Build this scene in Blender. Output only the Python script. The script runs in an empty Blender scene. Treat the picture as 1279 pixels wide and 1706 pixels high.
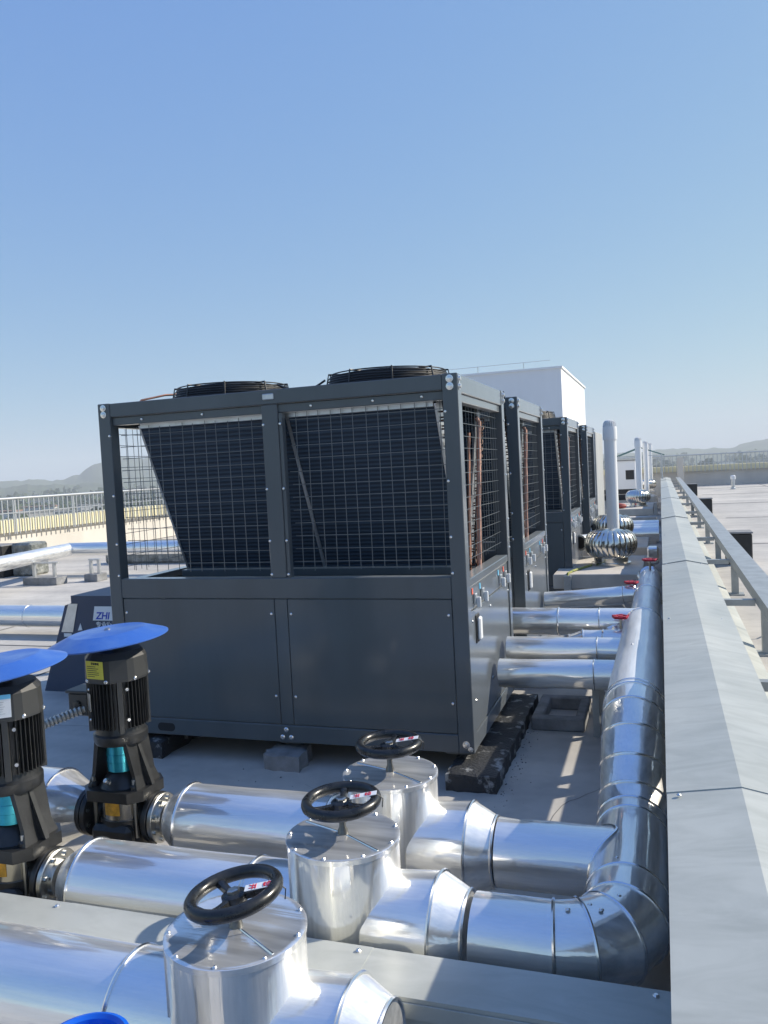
import bpy, bmesh, math, random
from mathutils import Vector, Matrix
random.seed(7)
R = math.radians
PI = math.pi
scene = bpy.context.scene
C = scene.collection

# ------------------------------------------------------------------ camera
yaw, pitch, roll, H = R(18.8), R(-2.98), R(2.95), 1.70
fw = Vector((-math.sin(yaw)*math.cos(pitch), math.cos(yaw)*math.cos(pitch), math.sin(pitch)))
r0 = Vector((math.cos(yaw), math.sin(yaw), 0)); u0 = r0.cross(fw)
rt = math.cos(roll)*r0 - math.sin(roll)*u0
up = math.sin(roll)*r0 + math.cos(roll)*u0
cam = bpy.data.cameras.new('camera'); camo = bpy.data.objects.new('camera', cam); C.objects.link(camo)
M4 = Matrix((rt, up, -fw)).transposed().to_4x4(); M4.translation = (0, 0, H)
camo.matrix_world = M4
cam.sensor_fit = 'HORIZONTAL'; cam.sensor_width = 36.0
cam.lens = 36.0*1362/1279
cam.clip_start = 0.05; cam.clip_end = 20000
scene.camera = camo

# ------------------------------------------------------------------ sky, sun, exposure
SUN = Vector((1.27, 0.88, 1.0)).normalized()
el = math.asin(SUN.z); az = math.atan2(SUN.x, SUN.y)          # azimuth clockwise from +Y
world = bpy.data.worlds.new('World'); scene.world = world; world.use_nodes = True
nt = world.node_tree; nt.nodes.clear()
sky = nt.nodes.new('ShaderNodeTexSky'); sky.sky_type = 'NISHITA'; sky.sun_disc = False
sky.sun_elevation = el; sky.sun_rotation = az
sky.altitude = 0; sky.air_density = 1.0; sky.dust_density = 0.45; sky.ozone_density = 6.0
bg = nt.nodes.new('ShaderNodeBackground'); bg.inputs[1].default_value = 0.136
wo = nt.nodes.new('ShaderNodeOutputWorld')
# the camera's tone response on the sky: one power curve per channel over the whole dome
sep = nt.nodes.new('ShaderNodeSeparateColor'); com = nt.nodes.new('ShaderNodeCombineColor')
nt.links.new(sky.outputs[0], sep.inputs[0])
for ch, (pw_, gain) in enumerate(((0.633, 1.15), (0.488, 1.575), (0.10, 3.55))):
    a = nt.nodes.new('ShaderNodeMath'); a.operation = 'POWER'; a.inputs[1].default_value = pw_
    b = nt.nodes.new('ShaderNodeMath'); b.operation = 'MULTIPLY'; b.inputs[1].default_value = gain
    nt.links.new(sep.outputs[ch], a.inputs[0]); nt.links.new(a.outputs[0], b.inputs[0]); nt.links.new(b.outputs[0], com.inputs[ch])
nt.links.new(com.outputs[0], bg.inputs[0]); nt.links.new(bg.outputs[0], wo.inputs[0])
sun = bpy.data.lights.new('sun', 'SUN'); sun.energy = 5.0; sun.angle = R(0.53); sun.color = (1.0, 0.915, 0.78)
suno = bpy.data.objects.new('sun', sun); C.objects.link(suno)
suno.rotation_euler = (-SUN).to_track_quat('-Z', 'Y').to_euler()
vs = scene.view_settings
scene.display_settings.display_device = 'sRGB'
vs.view_transform = 'Standard'; vs.look = 'None'; vs.gamma = 1.0; vs.exposure = 0.38; vs.use_curve_mapping = False
scene.cycles.max_bounces = 8
scene.cycles.volume_bounces = 1
scene.cycles.use_denoising = True
scene.cycles.sample_clamp_indirect = 6.0

# ------------------------------------------------------------------ materials
def mat(name, col, rough=0.5, metal=0.0, var=0.0, vscale=5.0, stretch=(1,1,1), bump=0.0, bscale=20.0, bstretch=None,
        col2=None, rvar=0.0, spec=None, coat=0.0, detail=4, bdist=0.02, world_coords=False, pos=(0.32, 0.68)):
    m = bpy.data.materials.new(name); m.use_nodes = True
    t = m.node_tree; n = t.nodes; l = t.links
    b = n['Principled BSDF']
    b.inputs['Base Color'].default_value = (*col, 1); b.inputs['Roughness'].default_value = rough; b.inputs['Metallic'].default_value = metal
    if spec is not None: b.inputs['Specular IOR Level'].default_value = spec
    if coat: b.inputs['Coat Weight'].default_value = coat; b.inputs['Coat Roughness'].default_value = 0.15
    tc = n.new('ShaderNodeTexCoord')
    vec = tc.outputs['Object']
    if world_coords:
        g = n.new('ShaderNodeNewGeometry'); vec = g.outputs['Position']
    if var or col2 is not None or rvar:
        mp = n.new('ShaderNodeMapping'); mp.inputs['Scale'].default_value = stretch; l.new(vec, mp.inputs[0])
        nz = n.new('ShaderNodeTexNoise'); nz.inputs['Scale'].default_value = vscale; nz.inputs['Detail'].default_value = detail
        nz.inputs['Roughness'].default_value = 0.6
        l.new(mp.outputs[0], nz.inputs[0])
        rp = n.new('ShaderNodeValToRGB')
        rp.color_ramp.elements[0].position = pos[0]; rp.color_ramp.elements[1].position = pos[1]
        c2 = col2 if col2 is not None else tuple(max(0, c*(1-var)) for c in col)
        c1 = col if col2 is not None else tuple(min(1, c*(1+var)) for c in col)
        rp.color_ramp.elements[0].color = (*c2, 1); rp.color_ramp.elements[1].color = (*c1, 1)
        l.new(nz.outputs[0], rp.inputs[0])
        if var or col2 is not None: l.new(rp.outputs[0], b.inputs['Base Color'])
        if rvar:
            mr = n.new('ShaderNodeMapRange'); mr.inputs[1].default_value = 0.3; mr.inputs[2].default_value = 0.7
            mr.inputs[3].default_value = max(0.02, rough-rvar); mr.inputs[4].default_value = min(1, rough+rvar)
            l.new(nz.outputs[0], mr.inputs[0]); l.new(mr.outputs[0], b.inputs['Roughness'])
    if bump:
        mp2 = n.new('ShaderNodeMapping'); mp2.inputs['Scale'].default_value = bstretch or (1,1,1); l.new(vec, mp2.inputs[0])
        nb = n.new('ShaderNodeTexNoise'); nb.inputs['Scale'].default_value = bscale; nb.inputs['Detail'].default_value = 3
        l.new(mp2.outputs[0], nb.inputs[0])
        bp = n.new('ShaderNodeBump'); bp.inputs['Strength'].default_value = bump; bp.inputs['Distance'].default_value = bdist
        l.new(nb.outputs[0], bp.inputs['Height']); l.new(bp.outputs[0], b.inputs['Normal'])
    return m

def alu(name, st, lo=0.32, hi=0.62, r2=0.56):
    # bright rolled aluminium sheet: a sharp mirror lobe and a broad frosted lobe
    m = mat(name, (0.92, 0.92, 0.90), 0.08, 1.0, var=0.06, vscale=9, stretch=st, rvar=0.045, bump=0.24, bscale=2.6,
            bstretch=tuple(0.35+0.65*q for q in st), bdist=0.02)
    t = m.node_tree; n = t.nodes; l = t.links; b = n['Principled BSDF']
    # fine rolling streaks along the sheet
    sm = n.new('ShaderNodeMapping'); sm.inputs['Scale'].default_value = tuple(0.03 if q < 1 else 1 for q in st)
    tcs = n.new('ShaderNodeTexCoord'); l.new(tcs.outputs['Object'], sm.inputs[0])
    sn = n.new('ShaderNodeTexNoise'); sn.inputs['Scale'].default_value = 22; sn.inputs['Detail'].default_value = 5; l.new(sm.outputs[0], sn.inputs[0])
    sb = n.new('ShaderNodeBump'); sb.inputs['Strength'].default_value = 0.16; sb.inputs['Distance'].default_value = 0.012
    l.new(sn.outputs[0], sb.inputs['Height']); l.new(b.inputs['Normal'].links[0].from_socket, sb.inputs['Normal']); l.new(sb.outputs[0], b.inputs['Normal'])
    b2 = n.new('ShaderNodeBsdfPrincipled'); b2.inputs['Metallic'].default_value = 0.8; b2.inputs['Roughness'].default_value = r2
    l.new(b.inputs['Base Color'].links[0].from_socket, b2.inputs['Base Color'])
    l.new(b.inputs['Normal'].links[0].from_socket, b2.inputs['Normal'])
    tc = n.new('ShaderNodeTexCoord'); mp = n.new('ShaderNodeMapping'); mp.inputs['Scale'].default_value = st; l.new(tc.outputs['Object'], mp.inputs[0])
    nz = n.new('ShaderNodeTexNoise'); nz.inputs['Scale'].default_value = 26; nz.inputs['Detail'].default_value = 3; l.new(mp.outputs[0], nz.inputs[0])
    mr = n.new('ShaderNodeMapRange'); mr.inputs[1].default_value = 0.3; mr.inputs[2].default_value = 0.7; mr.inputs[3].default_value = lo; mr.inputs[4].default_value = hi; l.new(nz.outputs[0], mr.inputs[0])
    mx = n.new('ShaderNodeMixShader'); l.new(mr.outputs[0], mx.inputs[0]); l.new(b.outputs[0], mx.inputs[1]); l.new(b2.outputs[0], mx.inputs[2])
    l.new(mx.outputs[0], n['Material Output'].inputs['Surface'])
    return m
M = {}
M['alu_x'] = alu('aluminium_cladding_x', (0.12, 1, 1))
M['alu_y'] = alu('aluminium_cladding_y', (1, 0.12, 1))
M['alu_z'] = alu('aluminium_cladding_z', (1, 1, 0.12))
M['alu_dull'] = alu('dulled_cladding', (1, 0.12, 1), 0.75, 0.95, 0.60)
M['bead'] = mat('aluminium_bead', (0.82, 0.82, 0.82), 0.22, 1.0)
M['wrap'] = mat('crumpled_foil', (0.82, 0.82, 0.83), 0.28, 1.0, bump=0.6, bscale=14, bdist=0.02)
M['turbine'] = mat('stainless_vane', (0.70, 0.68, 0.64), 0.19, 1.0, var=0.05, vscale=8)
M['slate'] = mat('slate_paint', (0.078, 0.094, 0.104), 0.34, 0.0, var=0.09, vscale=2.2, stretch=(1.6, 1.6, 0.35), bump=0.05, bscale=1.6, rvar=0.06, spec=0.12, coat=1.0, detail=7)
M['slate'].node_tree.nodes['Principled BSDF'].inputs['Coat IOR'].default_value = 1.38
for nm_, vv_ in (('Sheen Weight', 0.35), ('Sheen Roughness', 0.35)): M['slate'].node_tree.nodes['Principled BSDF'].inputs[nm_].default_value = vv_   # settled dust
M['slate_side'] = M['slate']
M['gap'] = mat('dark_gap', (0.012, 0.014, 0.016), 0.8)
M['coil'] = None
M['wire'] = mat('grille_wire', (0.13, 0.15, 0.165), 0.35, 0.3)
M['blackwire'] = mat('black_guard_wire', (0.02, 0.021, 0.022), 0.4)
M['galv'] = mat('galvanised_strip', (0.58, 0.60, 0.61), 0.38, 0.85, var=0.12, vscale=12)
M['screw'] = mat('screw_steel', (0.75, 0.75, 0.74), 0.25, 0.9)
M['copper'] = mat('copper_pipe', (0.62, 0.30, 0.19), 0.4, 0.7, var=0.25, vscale=14)
M['pinkcopper'] = mat('bare_copper', (0.46, 0.27, 0.21), 0.5, 0.3, var=0.25, vscale=9)
M['oldcopper'] = mat('oxidised_copper', (0.10, 0.055, 0.04), 0.5, 0.5, var=0.4, vscale=14)
M['iron'] = mat('black_cast_iron', (0.018, 0.019, 0.020), 0.36, 0.0, var=0.3, vscale=18, bump=0.15, bscale=90, bdist=0.004)
M['irongrey'] = mat('painted_cowl', (0.036, 0.038, 0.039), 0.42, 0.0, var=0.15, vscale=10, bump=0.08, bscale=120, bdist=0.002)
M['handwheel'] = mat('black_handwheel', (0.016, 0.017, 0.018), 0.30, 0.0, var=0.5, vscale=30, rvar=0.1, bump=0.1, bscale=60, bdist=0.003)
M['steel'] = mat('bare_steel', (0.55, 0.55, 0.53), 0.3, 1.0, var=0.15, vscale=25)
M['darksteel'] = mat('oily_steel', (0.16, 0.16, 0.155), 0.35, 0.9, var=0.3, vscale=40)
M['sleeve'] = mat('stainless_sleeve', (0.62, 0.60, 0.56), 0.24, 1.0, var=0.12, vscale=9, stretch=(1,1,0.2))
M['cyan'] = mat('cyan_film', (0.03, 0.33, 0.42), 0.2, 0.55, var=0.2, vscale=14)
M['blue'] = mat('blue_plastic', (0.035, 0.125, 0.46), 0.40, 0.0, col2=(0.08, 0.18, 0.48), vscale=6, detail=9, pos=(0.38, 0.60), rvar=0.1, bump=0.05, bscale=5)
M['bucket'] = mat('bright_blue_plastic', (0.01, 0.12, 0.62), 0.25)
M['yellow'] = mat('yellow_label', (0.62, 0.58, 0.07), 0.5, var=0.06, vscale=20)
M['orange'] = mat('orange_label', (0.60, 0.30, 0.03), 0.5, var=0.35, vscale=30)
M['white'] = mat('white_label', (0.78, 0.79, 0.80), 0.45)
M['ink'] = mat('ink', (0.03, 0.03, 0.03), 0.6)
M['redink'] = mat('red_ink', (0.65, 0.03, 0.05), 0.5)
M['blueink'] = mat('blue_ink', (0.02, 0.06, 0.45), 0.5)
M['red'] = mat('red_handwheel', (0.42, 0.012, 0.03), 0.35)
M['orangered'] = mat('orange_sticker', (0.75, 0.14, 0.08), 0.5)
M['lightblue'] = mat('light_blue_sticker', (0.15, 0.5, 0.75), 0.5)
M['conduit'] = mat('flexible_conduit', (0.42, 0.43, 0.43), 0.35, 0.6)
M['pvc'] = mat('white_pvc', (0.76, 0.77, 0.77), 0.38, var=0.04, vscale=3)
M['tower'] = mat('white_render', (0.79, 0.80, 0.81), 0.85, var=0.05, vscale=0.9, stretch=(1, 1, 0.25), detail=8)
M['seam'] = mat('sealant_line', (0.14, 0.14, 0.14), 0.9)
M['concrete'] = mat('concrete', (0.44, 0.42, 0.39), 0.9, var=0.14, vscale=6, bump=0.25, bscale=25, bdist=0.01)
M['slabtop'] = mat('concrete_slab', (0.52, 0.48, 0.42), 0.9, var=0.12, vscale=4, bump=0.2, bscale=30, bdist=0.006)
M['greyblock'] = mat('grey_block', (0.22, 0.225, 0.23), 0.9, var=0.25, vscale=9, bump=0.6, bscale=16, bdist=0.02)
M['bitumen'] = mat('bitumen_paint', (0.025, 0.027, 0.030), 0.6, col2=(0.27, 0.28, 0.28), vscale=11, bump=0.7, bscale=60, bdist=0.012, detail=9, pos=(0.36, 0.44))
M['bitpatch'] = mat('bitumen_patch', (0.045, 0.05, 0.058), 0.65, var=0.5, vscale=20, bump=0.8, bscale=30, bdist=0.01)
M['blackbox'] = mat('black_box', (0.016, 0.017, 0.018), 0.55, var=0.3, vscale=6)
M['plasticwrap'] = mat('clear_film_wrap', (0.32, 0.33, 0.31), 0.3, 0.1, col2=(0.10, 0.11, 0.10), vscale=7, bump=0.9, bscale=9, bdist=0.05)
M['cream'] = mat('cream_band', (0.74, 0.68, 0.46), 0.8, var=0.06, vscale=3)
M['parapet'] = mat('parapet_render', (0.56, 0.53, 0.48), 0.9, var=0.10, vscale=0.9, stretch=(1,1,0.4))
M['railing'] = mat('railing_steel', (0.50, 0.52, 0.53), 0.35, 0.6)
M['greensteel'] = mat('green_frame', (0.10, 0.20, 0.20), 0.5)
M['gratbar'] = mat('steel_section', (0.36, 0.38, 0.38), 0.45, 0.35, var=0.15, vscale=9)
M['hose'] = mat('yellow_green_tube', (0.45, 0.42, 0.06), 0.5, col2=(0.05, 0.13, 0.06), vscale=40)
M['brownhose'] = mat('dull_red_bag', (0.30, 0.05, 0.04), 0.7)
M['hill'] = mat('hill_wood', (0.06, 0.075, 0.04), 1.0, var=0.35, vscale=0.01)
M['field'] = mat('low_land', (0.09, 0.10, 0.07), 1.0, col2=(0.04, 0.06, 0.03), vscale=0.012, detail=8)
M['wood'] = mat('tree_mass', (0.05, 0.075, 0.03), 1.0, var=0.4, vscale=0.05)
M['house'] = mat('far_house', (0.60, 0.59, 0.57), 0.9, var=0.1, vscale=0.05)
M['house2'] = mat('far_house_grey', (0.34, 0.34, 0.34), 0.9, var=0.1, vscale=0.05)
M['houseroof'] = mat('far_roof', (0.28, 0.17, 0.13), 0.9, var=0.2, vscale=0.05)
M['farpane'] = mat('far_window', (0.05, 0.06, 0.07), 0.2)

def coilmat():
    m = bpy.data.materials.new('coil_fins'); m.use_nodes = True
    t = m.node_tree; n = t.nodes; l = t.links; b = n['Principled BSDF']
    b.inputs['Roughness'].default_value = 0.6; b.inputs['Metallic'].default_value = 0.0
    tc = n.new('ShaderNodeTexCoord'); sp = n.new('ShaderNodeSeparateXYZ'); l.new(tc.outputs['Object'], sp.inputs[0])
    w = n.new('ShaderNodeMath'); w.operation = 'MULTIPLY'; w.inputs[1].default_value = 2*PI/0.025; l.new(sp.outputs[2], w.inputs[0])
    s = n.new('ShaderNodeMath'); s.operation = 'SINE'; l.new(w.outputs[0], s.inputs[0])
    rp = n.new('ShaderNodeValToRGB'); rp.color_ramp.elements[0].position = 0.35; rp.color_ramp.elements[1].position = 0.8
    mr = n.new('ShaderNodeMapRange'); mr.inputs[1].default_value = -1; l.new(s.outputs[0], mr.inputs[0]); l.new(mr.outputs[0], rp.inputs[0])
    rp.color_ramp.elements[0].color = (0.010, 0.022, 0.042, 1); rp.color_ramp.elements[1].color = (0.026, 0.052, 0.088, 1)
    l.new(rp.outputs[0], b.inputs['Base Color'])
    bp = n.new('ShaderNodeBump'); bp.inputs['Strength'].default_value = 0.3; bp.inputs['Distance'].default_value = 0.004
    l.new(s.outputs[0], bp.inputs['Height']); l.new(bp.outputs[0], b.inputs['Normal'])
    return m
M['coil'] = coilmat()

def covermat():
    # dull galvanised sheet with brushed smears
    m = mat('galvanised_cover', (0.44, 0.455, 0.425), 0.45, 0.12, var=0.07, vscale=2.4, stretch=(1.0, 0.45, 1), rvar=0.08, bump=0.10, bscale=3.0, bstretch=(1,0.6,1), detail=7)
    t = m.node_tree; n = t.nodes; l = t.links; b = n['Principled BSDF']
    old = b.inputs['Base Color'].links[0].from_socket
    tc = n.new('ShaderNodeTexCoord'); mp = n.new('ShaderNodeMapping'); mp.inputs['Scale'].default_value = (2.0, 6.0, 3)
    l.new(tc.outputs['Object'], mp.inputs[0])
    nz = n.new('ShaderNodeTexNoise'); nz.inputs['Scale'].default_value = 1.2; nz.inputs['Detail'].default_value = 9; nz.inputs['Roughness'].default_value = 0.62; nz.inputs['Distortion'].default_value = 1.4
    l.new(mp.outputs[0], nz.inputs[0])
    rp = n.new('ShaderNodeValToRGB'); rp.color_ramp.elements[0].position = 0.36; rp.color_ramp.elements[0].color = (0.86,0.865,0.86,1)
    rp.color_ramp.elements[1].position = 0.60; rp.color_ramp.elements[1].color = (1.03,1.03,1.03,1)
    l.new(nz.outputs[0], rp.inputs[0])
    mx = n.new('ShaderNodeMix'); mx.data_type = 'RGBA'; mx.blend_type = 'MULTIPLY'; mx.inputs[0].default_value = 1
    l.new(old, mx.inputs[6]); l.new(rp.outputs[0], mx.inputs[7]); l.new(mx.outputs[2], b.inputs['Base Color'])
    return m
M['cover'] = covermat()

def roofmat():
    m = bpy.data.materials.new('roof_screed'); m.use_nodes = True
    t = m.node_tree; n = t.nodes; l = t.links; b = n['Principled BSDF']; b.inputs['Roughness'].default_value = 0.85
    tc = n.new('ShaderNodeTexCoord')
    n1 = n.new('ShaderNodeTexNoise'); n1.inputs['Scale'].default_value = 0.55; n1.inputs['Detail'].default_value = 8; n1.inputs['Roughness'].default_value = 0.62
    l.new(tc.outputs['Object'], n1.inputs[0])
    mp = n.new('ShaderNodeMapping'); mp.inputs['Scale'].default_value = (0.18, 1.6, 1); l.new(tc.outputs['Object'], mp.inputs[0])
    n2 = n.new('ShaderNodeTexNoise'); n2.inputs['Scale'].default_value = 1.5; n2.inputs['Detail'].default_value = 6; l.new(mp.outputs[0], n2.inputs[0])
    n3 = n.new('ShaderNodeTexNoise'); n3.inputs['Scale'].default_value = 9; n3.inputs['Detail'].default_value = 6; l.new(tc.outputs['Object'], n3.inputs[0])
    r1 = n.new('ShaderNodeValToRGB'); r1.color_ramp.elements[0].position = 0.30; r1.color_ramp.elements[0].color = (0.36,0.35,0.33,1)
    r1.color_ramp.elements[1].position = 0.62; r1.color_ramp.elements[1].color = (0.54,0.515,0.475,1); l.new(n1.outputs[0], r1.inputs[0])
    r2 = n.new('ShaderNodeValToRGB'); r2.color_ramp.elements[0].position = 0.30; r2.color_ramp.elements[0].color = (0.80,0.80,0.81,1)
    r2.color_ramp.elements[1].position = 0.60; r2.color_ramp.elements[1].color = (1.03,1.03,1.02,1); l.new(n2.outputs[0], r2.inputs[0])
    r3 = n.new('ShaderNodeValToRGB'); r3.color_ramp.elements[0].position = 0.25; r3.color_ramp.elements[0].color = (0.88,0.88,0.88,1)
    r3.color_ramp.elements[1].position = 0.55; r3.color_ramp.elements[1].color = (1,1,1,1); l.new(n3.outputs[0], r3.inputs[0])
    a = n.new('ShaderNodeMix'); a.data_type='RGBA'; a.blend_type='MULTIPLY'; a.inputs[0].default_value=1; l.new(r1.outputs[0], a.inputs[6]); l.new(r2.outputs[0], a.inputs[7])
    c = n.new('ShaderNodeMix'); c.data_type='RGBA'; c.blend_type='MULTIPLY'; c.inputs[0].default_value=1; l.new(a.outputs[2], c.inputs[6]); l.new(r3.outputs[0], c.inputs[7])
    l.new(c.outputs[2], b.inputs['Base Color'])
    bp = n.new('ShaderNodeBump'); bp.inputs['Strength'].default_value = 0.25; bp.inputs['Distance'].default_value = 0.01
    l.new(n3.outputs[0], bp.inputs['Height']); l.new(bp.outputs[0], b.inputs['Normal'])
    return m
M['roof'] = roofmat()

# ------------------------------------------------------------------ helpers
def tag(o, label=None, cat=None, group=None, kind=None):
    if label: o['label'] = label
    if cat: o['category'] = cat
    if group: o['group'] = group
    if kind: o['kind'] = kind
    return o
def thing(name, label, cat, loc=(0,0,0), rotz=0, group=None):
    o = bpy.data.objects.new(name, None); C.objects.link(o)
    o.empty_display_size = 0.1
    o.location = loc; o.rotation_euler = (0, 0, rotz)
    return tag(o, label, cat, group)
def basis(d):
    d = Vector(d).normalized()
    a = Vector((0,0,1)) if abs(d.z) < 0.9 else Vector((1,0,0))
    x = a.cross(d).normalized(); y = d.cross(x)
    return x, y, d
class MB:
    def __init__(s): s.v = []; s.f = []
    def add(s, vs_, fs_):
        k = len(s.v); s.v += [tuple(p) for p in vs_]; s.f += [tuple(i+k for i in q) for q in fs_]; return s
    def box(s, x0, x1, y0, y1, z0, z1):
        return s.add([(x0,y0,z0),(x1,y0,z0),(x1,y1,z0),(x0,y1,z0),(x0,y0,z1),(x1,y0,z1),(x1,y1,z1),(x0,y1,z1)],
                     [(0,3,2,1),(4,5,6,7),(0,1,5,4),(1,2,6,5),(2,3,7,6),(3,0,4,7)])
    def bbox(s, x0, x1, y0, y1, z0, z1, b):
        # chamfered box
        P = []
        cx, cy, cz = (x0+x1)/2, (y0+y1)/2, (z0+z1)/2; hx, hy, hz = (x1-x0)/2, (y1-y0)/2, (z1-z0)/2
        idx = {}
        for sx in (-1,1):
            for sy in (-1,1):
                for sz in (-1,1):
                    for ax in range(3):
                        h = [hx, hy, hz]; q = [h[i]-(0 if i == ax else b) for i in range(3)]
                        idx[(sx,sy,sz,ax)] = len(P); P.append((cx+sx*q[0], cy+sy*q[1], cz+sz*q[2]))
        F = []
        for ax in range(3):
            o = [i for i in range(3) if i != ax]
            for sg in (-1, 1):
                quad = []
                for a_, b_ in ((-1,-1),(1,-1),(1,1),(-1,1)):
                    k = [0,0,0]; k[ax] = sg; k[o[0]] = a_; k[o[1]] = b_
                    quad.append(idx[(*k, ax)])
                F.append(tuple(quad))
        for ax in range(3):
            o = [i for i in range(3) if i != ax]
            for a_ in (-1,1):
                for b_ in (-1,1):
                    q = []
                    for sg, who in ((-1,o[0]),(1,o[0]),(1,o[1]),(-1,o[1])):
                        k = [0,0,0]; k[ax] = sg; k[o[0]] = a_; k[o[1]] = b_
                        q.append(idx[(*k, who)])
                    F.append(tuple(q))
        for sx in (-1,1):
            for sy in (-1,1):
                for sz in (-1,1): F.append(tuple(idx[(sx,sy,sz,a)] for a in range(3)))
        return s.add(P, F)
    def prism(s, pts, y0, y1, axis='y'):
        n = len(pts)
        if axis == 'y': A = [(p[0], y0, p[1]) for p in pts]; B = [(p[0], y1, p[1]) for p in pts]
        elif axis == 'z': A = [(p[0], p[1], y0) for p in pts]; B = [(p[0], p[1], y1) for p in pts]
        else: A = [(y0, p[0], p[1]) for p in pts]; B = [(y1, p[0], p[1]) for p in pts]
        return s.add(A+B, [tuple(range(n))[::-1], tuple(range(n, 2*n))] + [(i, (i+1) % n, n+(i+1) % n, n+i) for i in range(n)])
    def lathe(s, prof, o, d, n=32, cap=True):
        x, y, d = basis(d); o = Vector(o); V = []; F = []
        for r, h in prof:
            for i in range(n):
                a = 2*PI*i/n; V.append(o + d*h + (x*math.cos(a)+y*math.sin(a))*r)
        for k in range(len(prof)-1):
            for i in range(n):
                j = (i+1) % n; F.append((k*n+i, k*n+j, (k+1)*n+j, (k+1)*n+i))
        if cap:
            F.append(tuple(range(n))[::-1]); F.append(tuple(range((len(prof)-1)*n, len(prof)*n)))
        return s.add(V, F)
    def cyl(s, p, q, r, n=12, r2=None):
        p = Vector(p); q = Vector(q); return s.lathe([(r, 0), (r2 if r2 else r, (q-p).length)], p, q-p, n)
    def torus(s, o, d, Rr, r, n=40, m=8, sq=1.0):
        x, y, d = basis(d); o = Vector(o); V = []; F = []
        for i in range(n):
            a = 2*PI*i/n; e = x*math.cos(a)+y*math.sin(a)
            for j in range(m):
                b = 2*PI*j/m; V.append(o + e*(Rr+r*math.cos(b)) + d*(r*sq*math.sin(b)))
        for i in range(n):
            for j in range(m):
                F.append((i*m+j, ((i+1) % n)*m+j, ((i+1) % n)*m+(j+1) % m, i*m+(j+1) % m))
        return s.add(V, F)
    def tube(s, pts, r, n=8, closed=False):
        pts = [Vector(p) for p in pts]; k = len(pts); V = []; F = []
        rr = r if isinstance(r, (list, tuple)) else [r]*k
        px = None
        for i, p in enumerate(pts):
            d = (pts[min(i+1, k-1)]-pts[max(i-1, 0)]).normalized()
            if px is None: x, y, _ = basis(d)
            else:
                x = (px - d*px.dot(d)).normalized(); y = d.cross(x)
            px = x
            for j in range(n):
                a = 2*PI*j/n; V.append(p + (x*math.cos(a)+y*math.sin(a))*rr[i])
        for i in range(k-1):
            for j in range(n):
                F.append((i*n+j, i*n+(j+1) % n, (i+1)*n+(j+1) % n, (i+1)*n+j))
        F.append(tuple(range(n))[::-1]); F.append(tuple(range((k-1)*n, k*n)))
        return s.add(V, F)
    def mesh(s, name, m, smooth=True, ang=32):
        me = bpy.data.meshes.new(name); me.from_pydata(s.v, [], s.f); me.update()
        bm = bmesh.new(); bm.from_mesh(me); bmesh.ops.recalc_face_normals(bm, faces=bm.faces); bm.to_mesh(me); bm.free()
        if smooth:
            me.shade_smooth(); me.set_sharp_from_angle(angle=R(ang))
        if m: me.materials.append(m)
        return me
    def build(s, name, m, parent=None, smooth=True, ang=32, loc=None):
        o = bpy.data.objects.new(name, s.mesh(name, m, smooth, ang)); C.objects.link(o)
        if parent: o.parent = parent
        if loc is not None: o.location = loc
        return o
def copy_tree(o, parent=None):
    c = o.copy(); C.objects.link(c); c.parent = parent
    for ch in list(o.children): copy_tree(ch, c)
    return c
def struct(name, mb, m, smooth=False): return tag(mb.build(name, m, None, smooth), kind='structure')
def spawn(name, me, parent, loc=(0,0,0), rot=(0,0,0), scale=(1,1,1)):
    o = bpy.data.objects.new(name, me); C.objects.link(o); o.parent = parent; o.location = loc; o.rotation_euler = rot; o.scale = scale; return o
def text_mesh(name, body, size, m, shear=0.0, bold=0.0):
    cu = bpy.data.curves.new(name, 'FONT'); cu.body = body; cu.size = size; cu.align_x = 'CENTER'; cu.align_y = 'CENTER'; cu.shear = shear; cu.offset = bold
    cu.extrude = 0.0006
    o = bpy.data.objects.new(name+'_tmp', cu); C.objects.link(o)
    dg = bpy.context.evaluated_depsgraph_get(); dg.update()
    me = bpy.data.meshes.new_from_object(o.evaluated_get(dg)); me.name = name
    bpy.data.objects.remove(o); bpy.data.curves.remove(cu)
    me.materials.clear(); me.materials.append(m)
    return me

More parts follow.
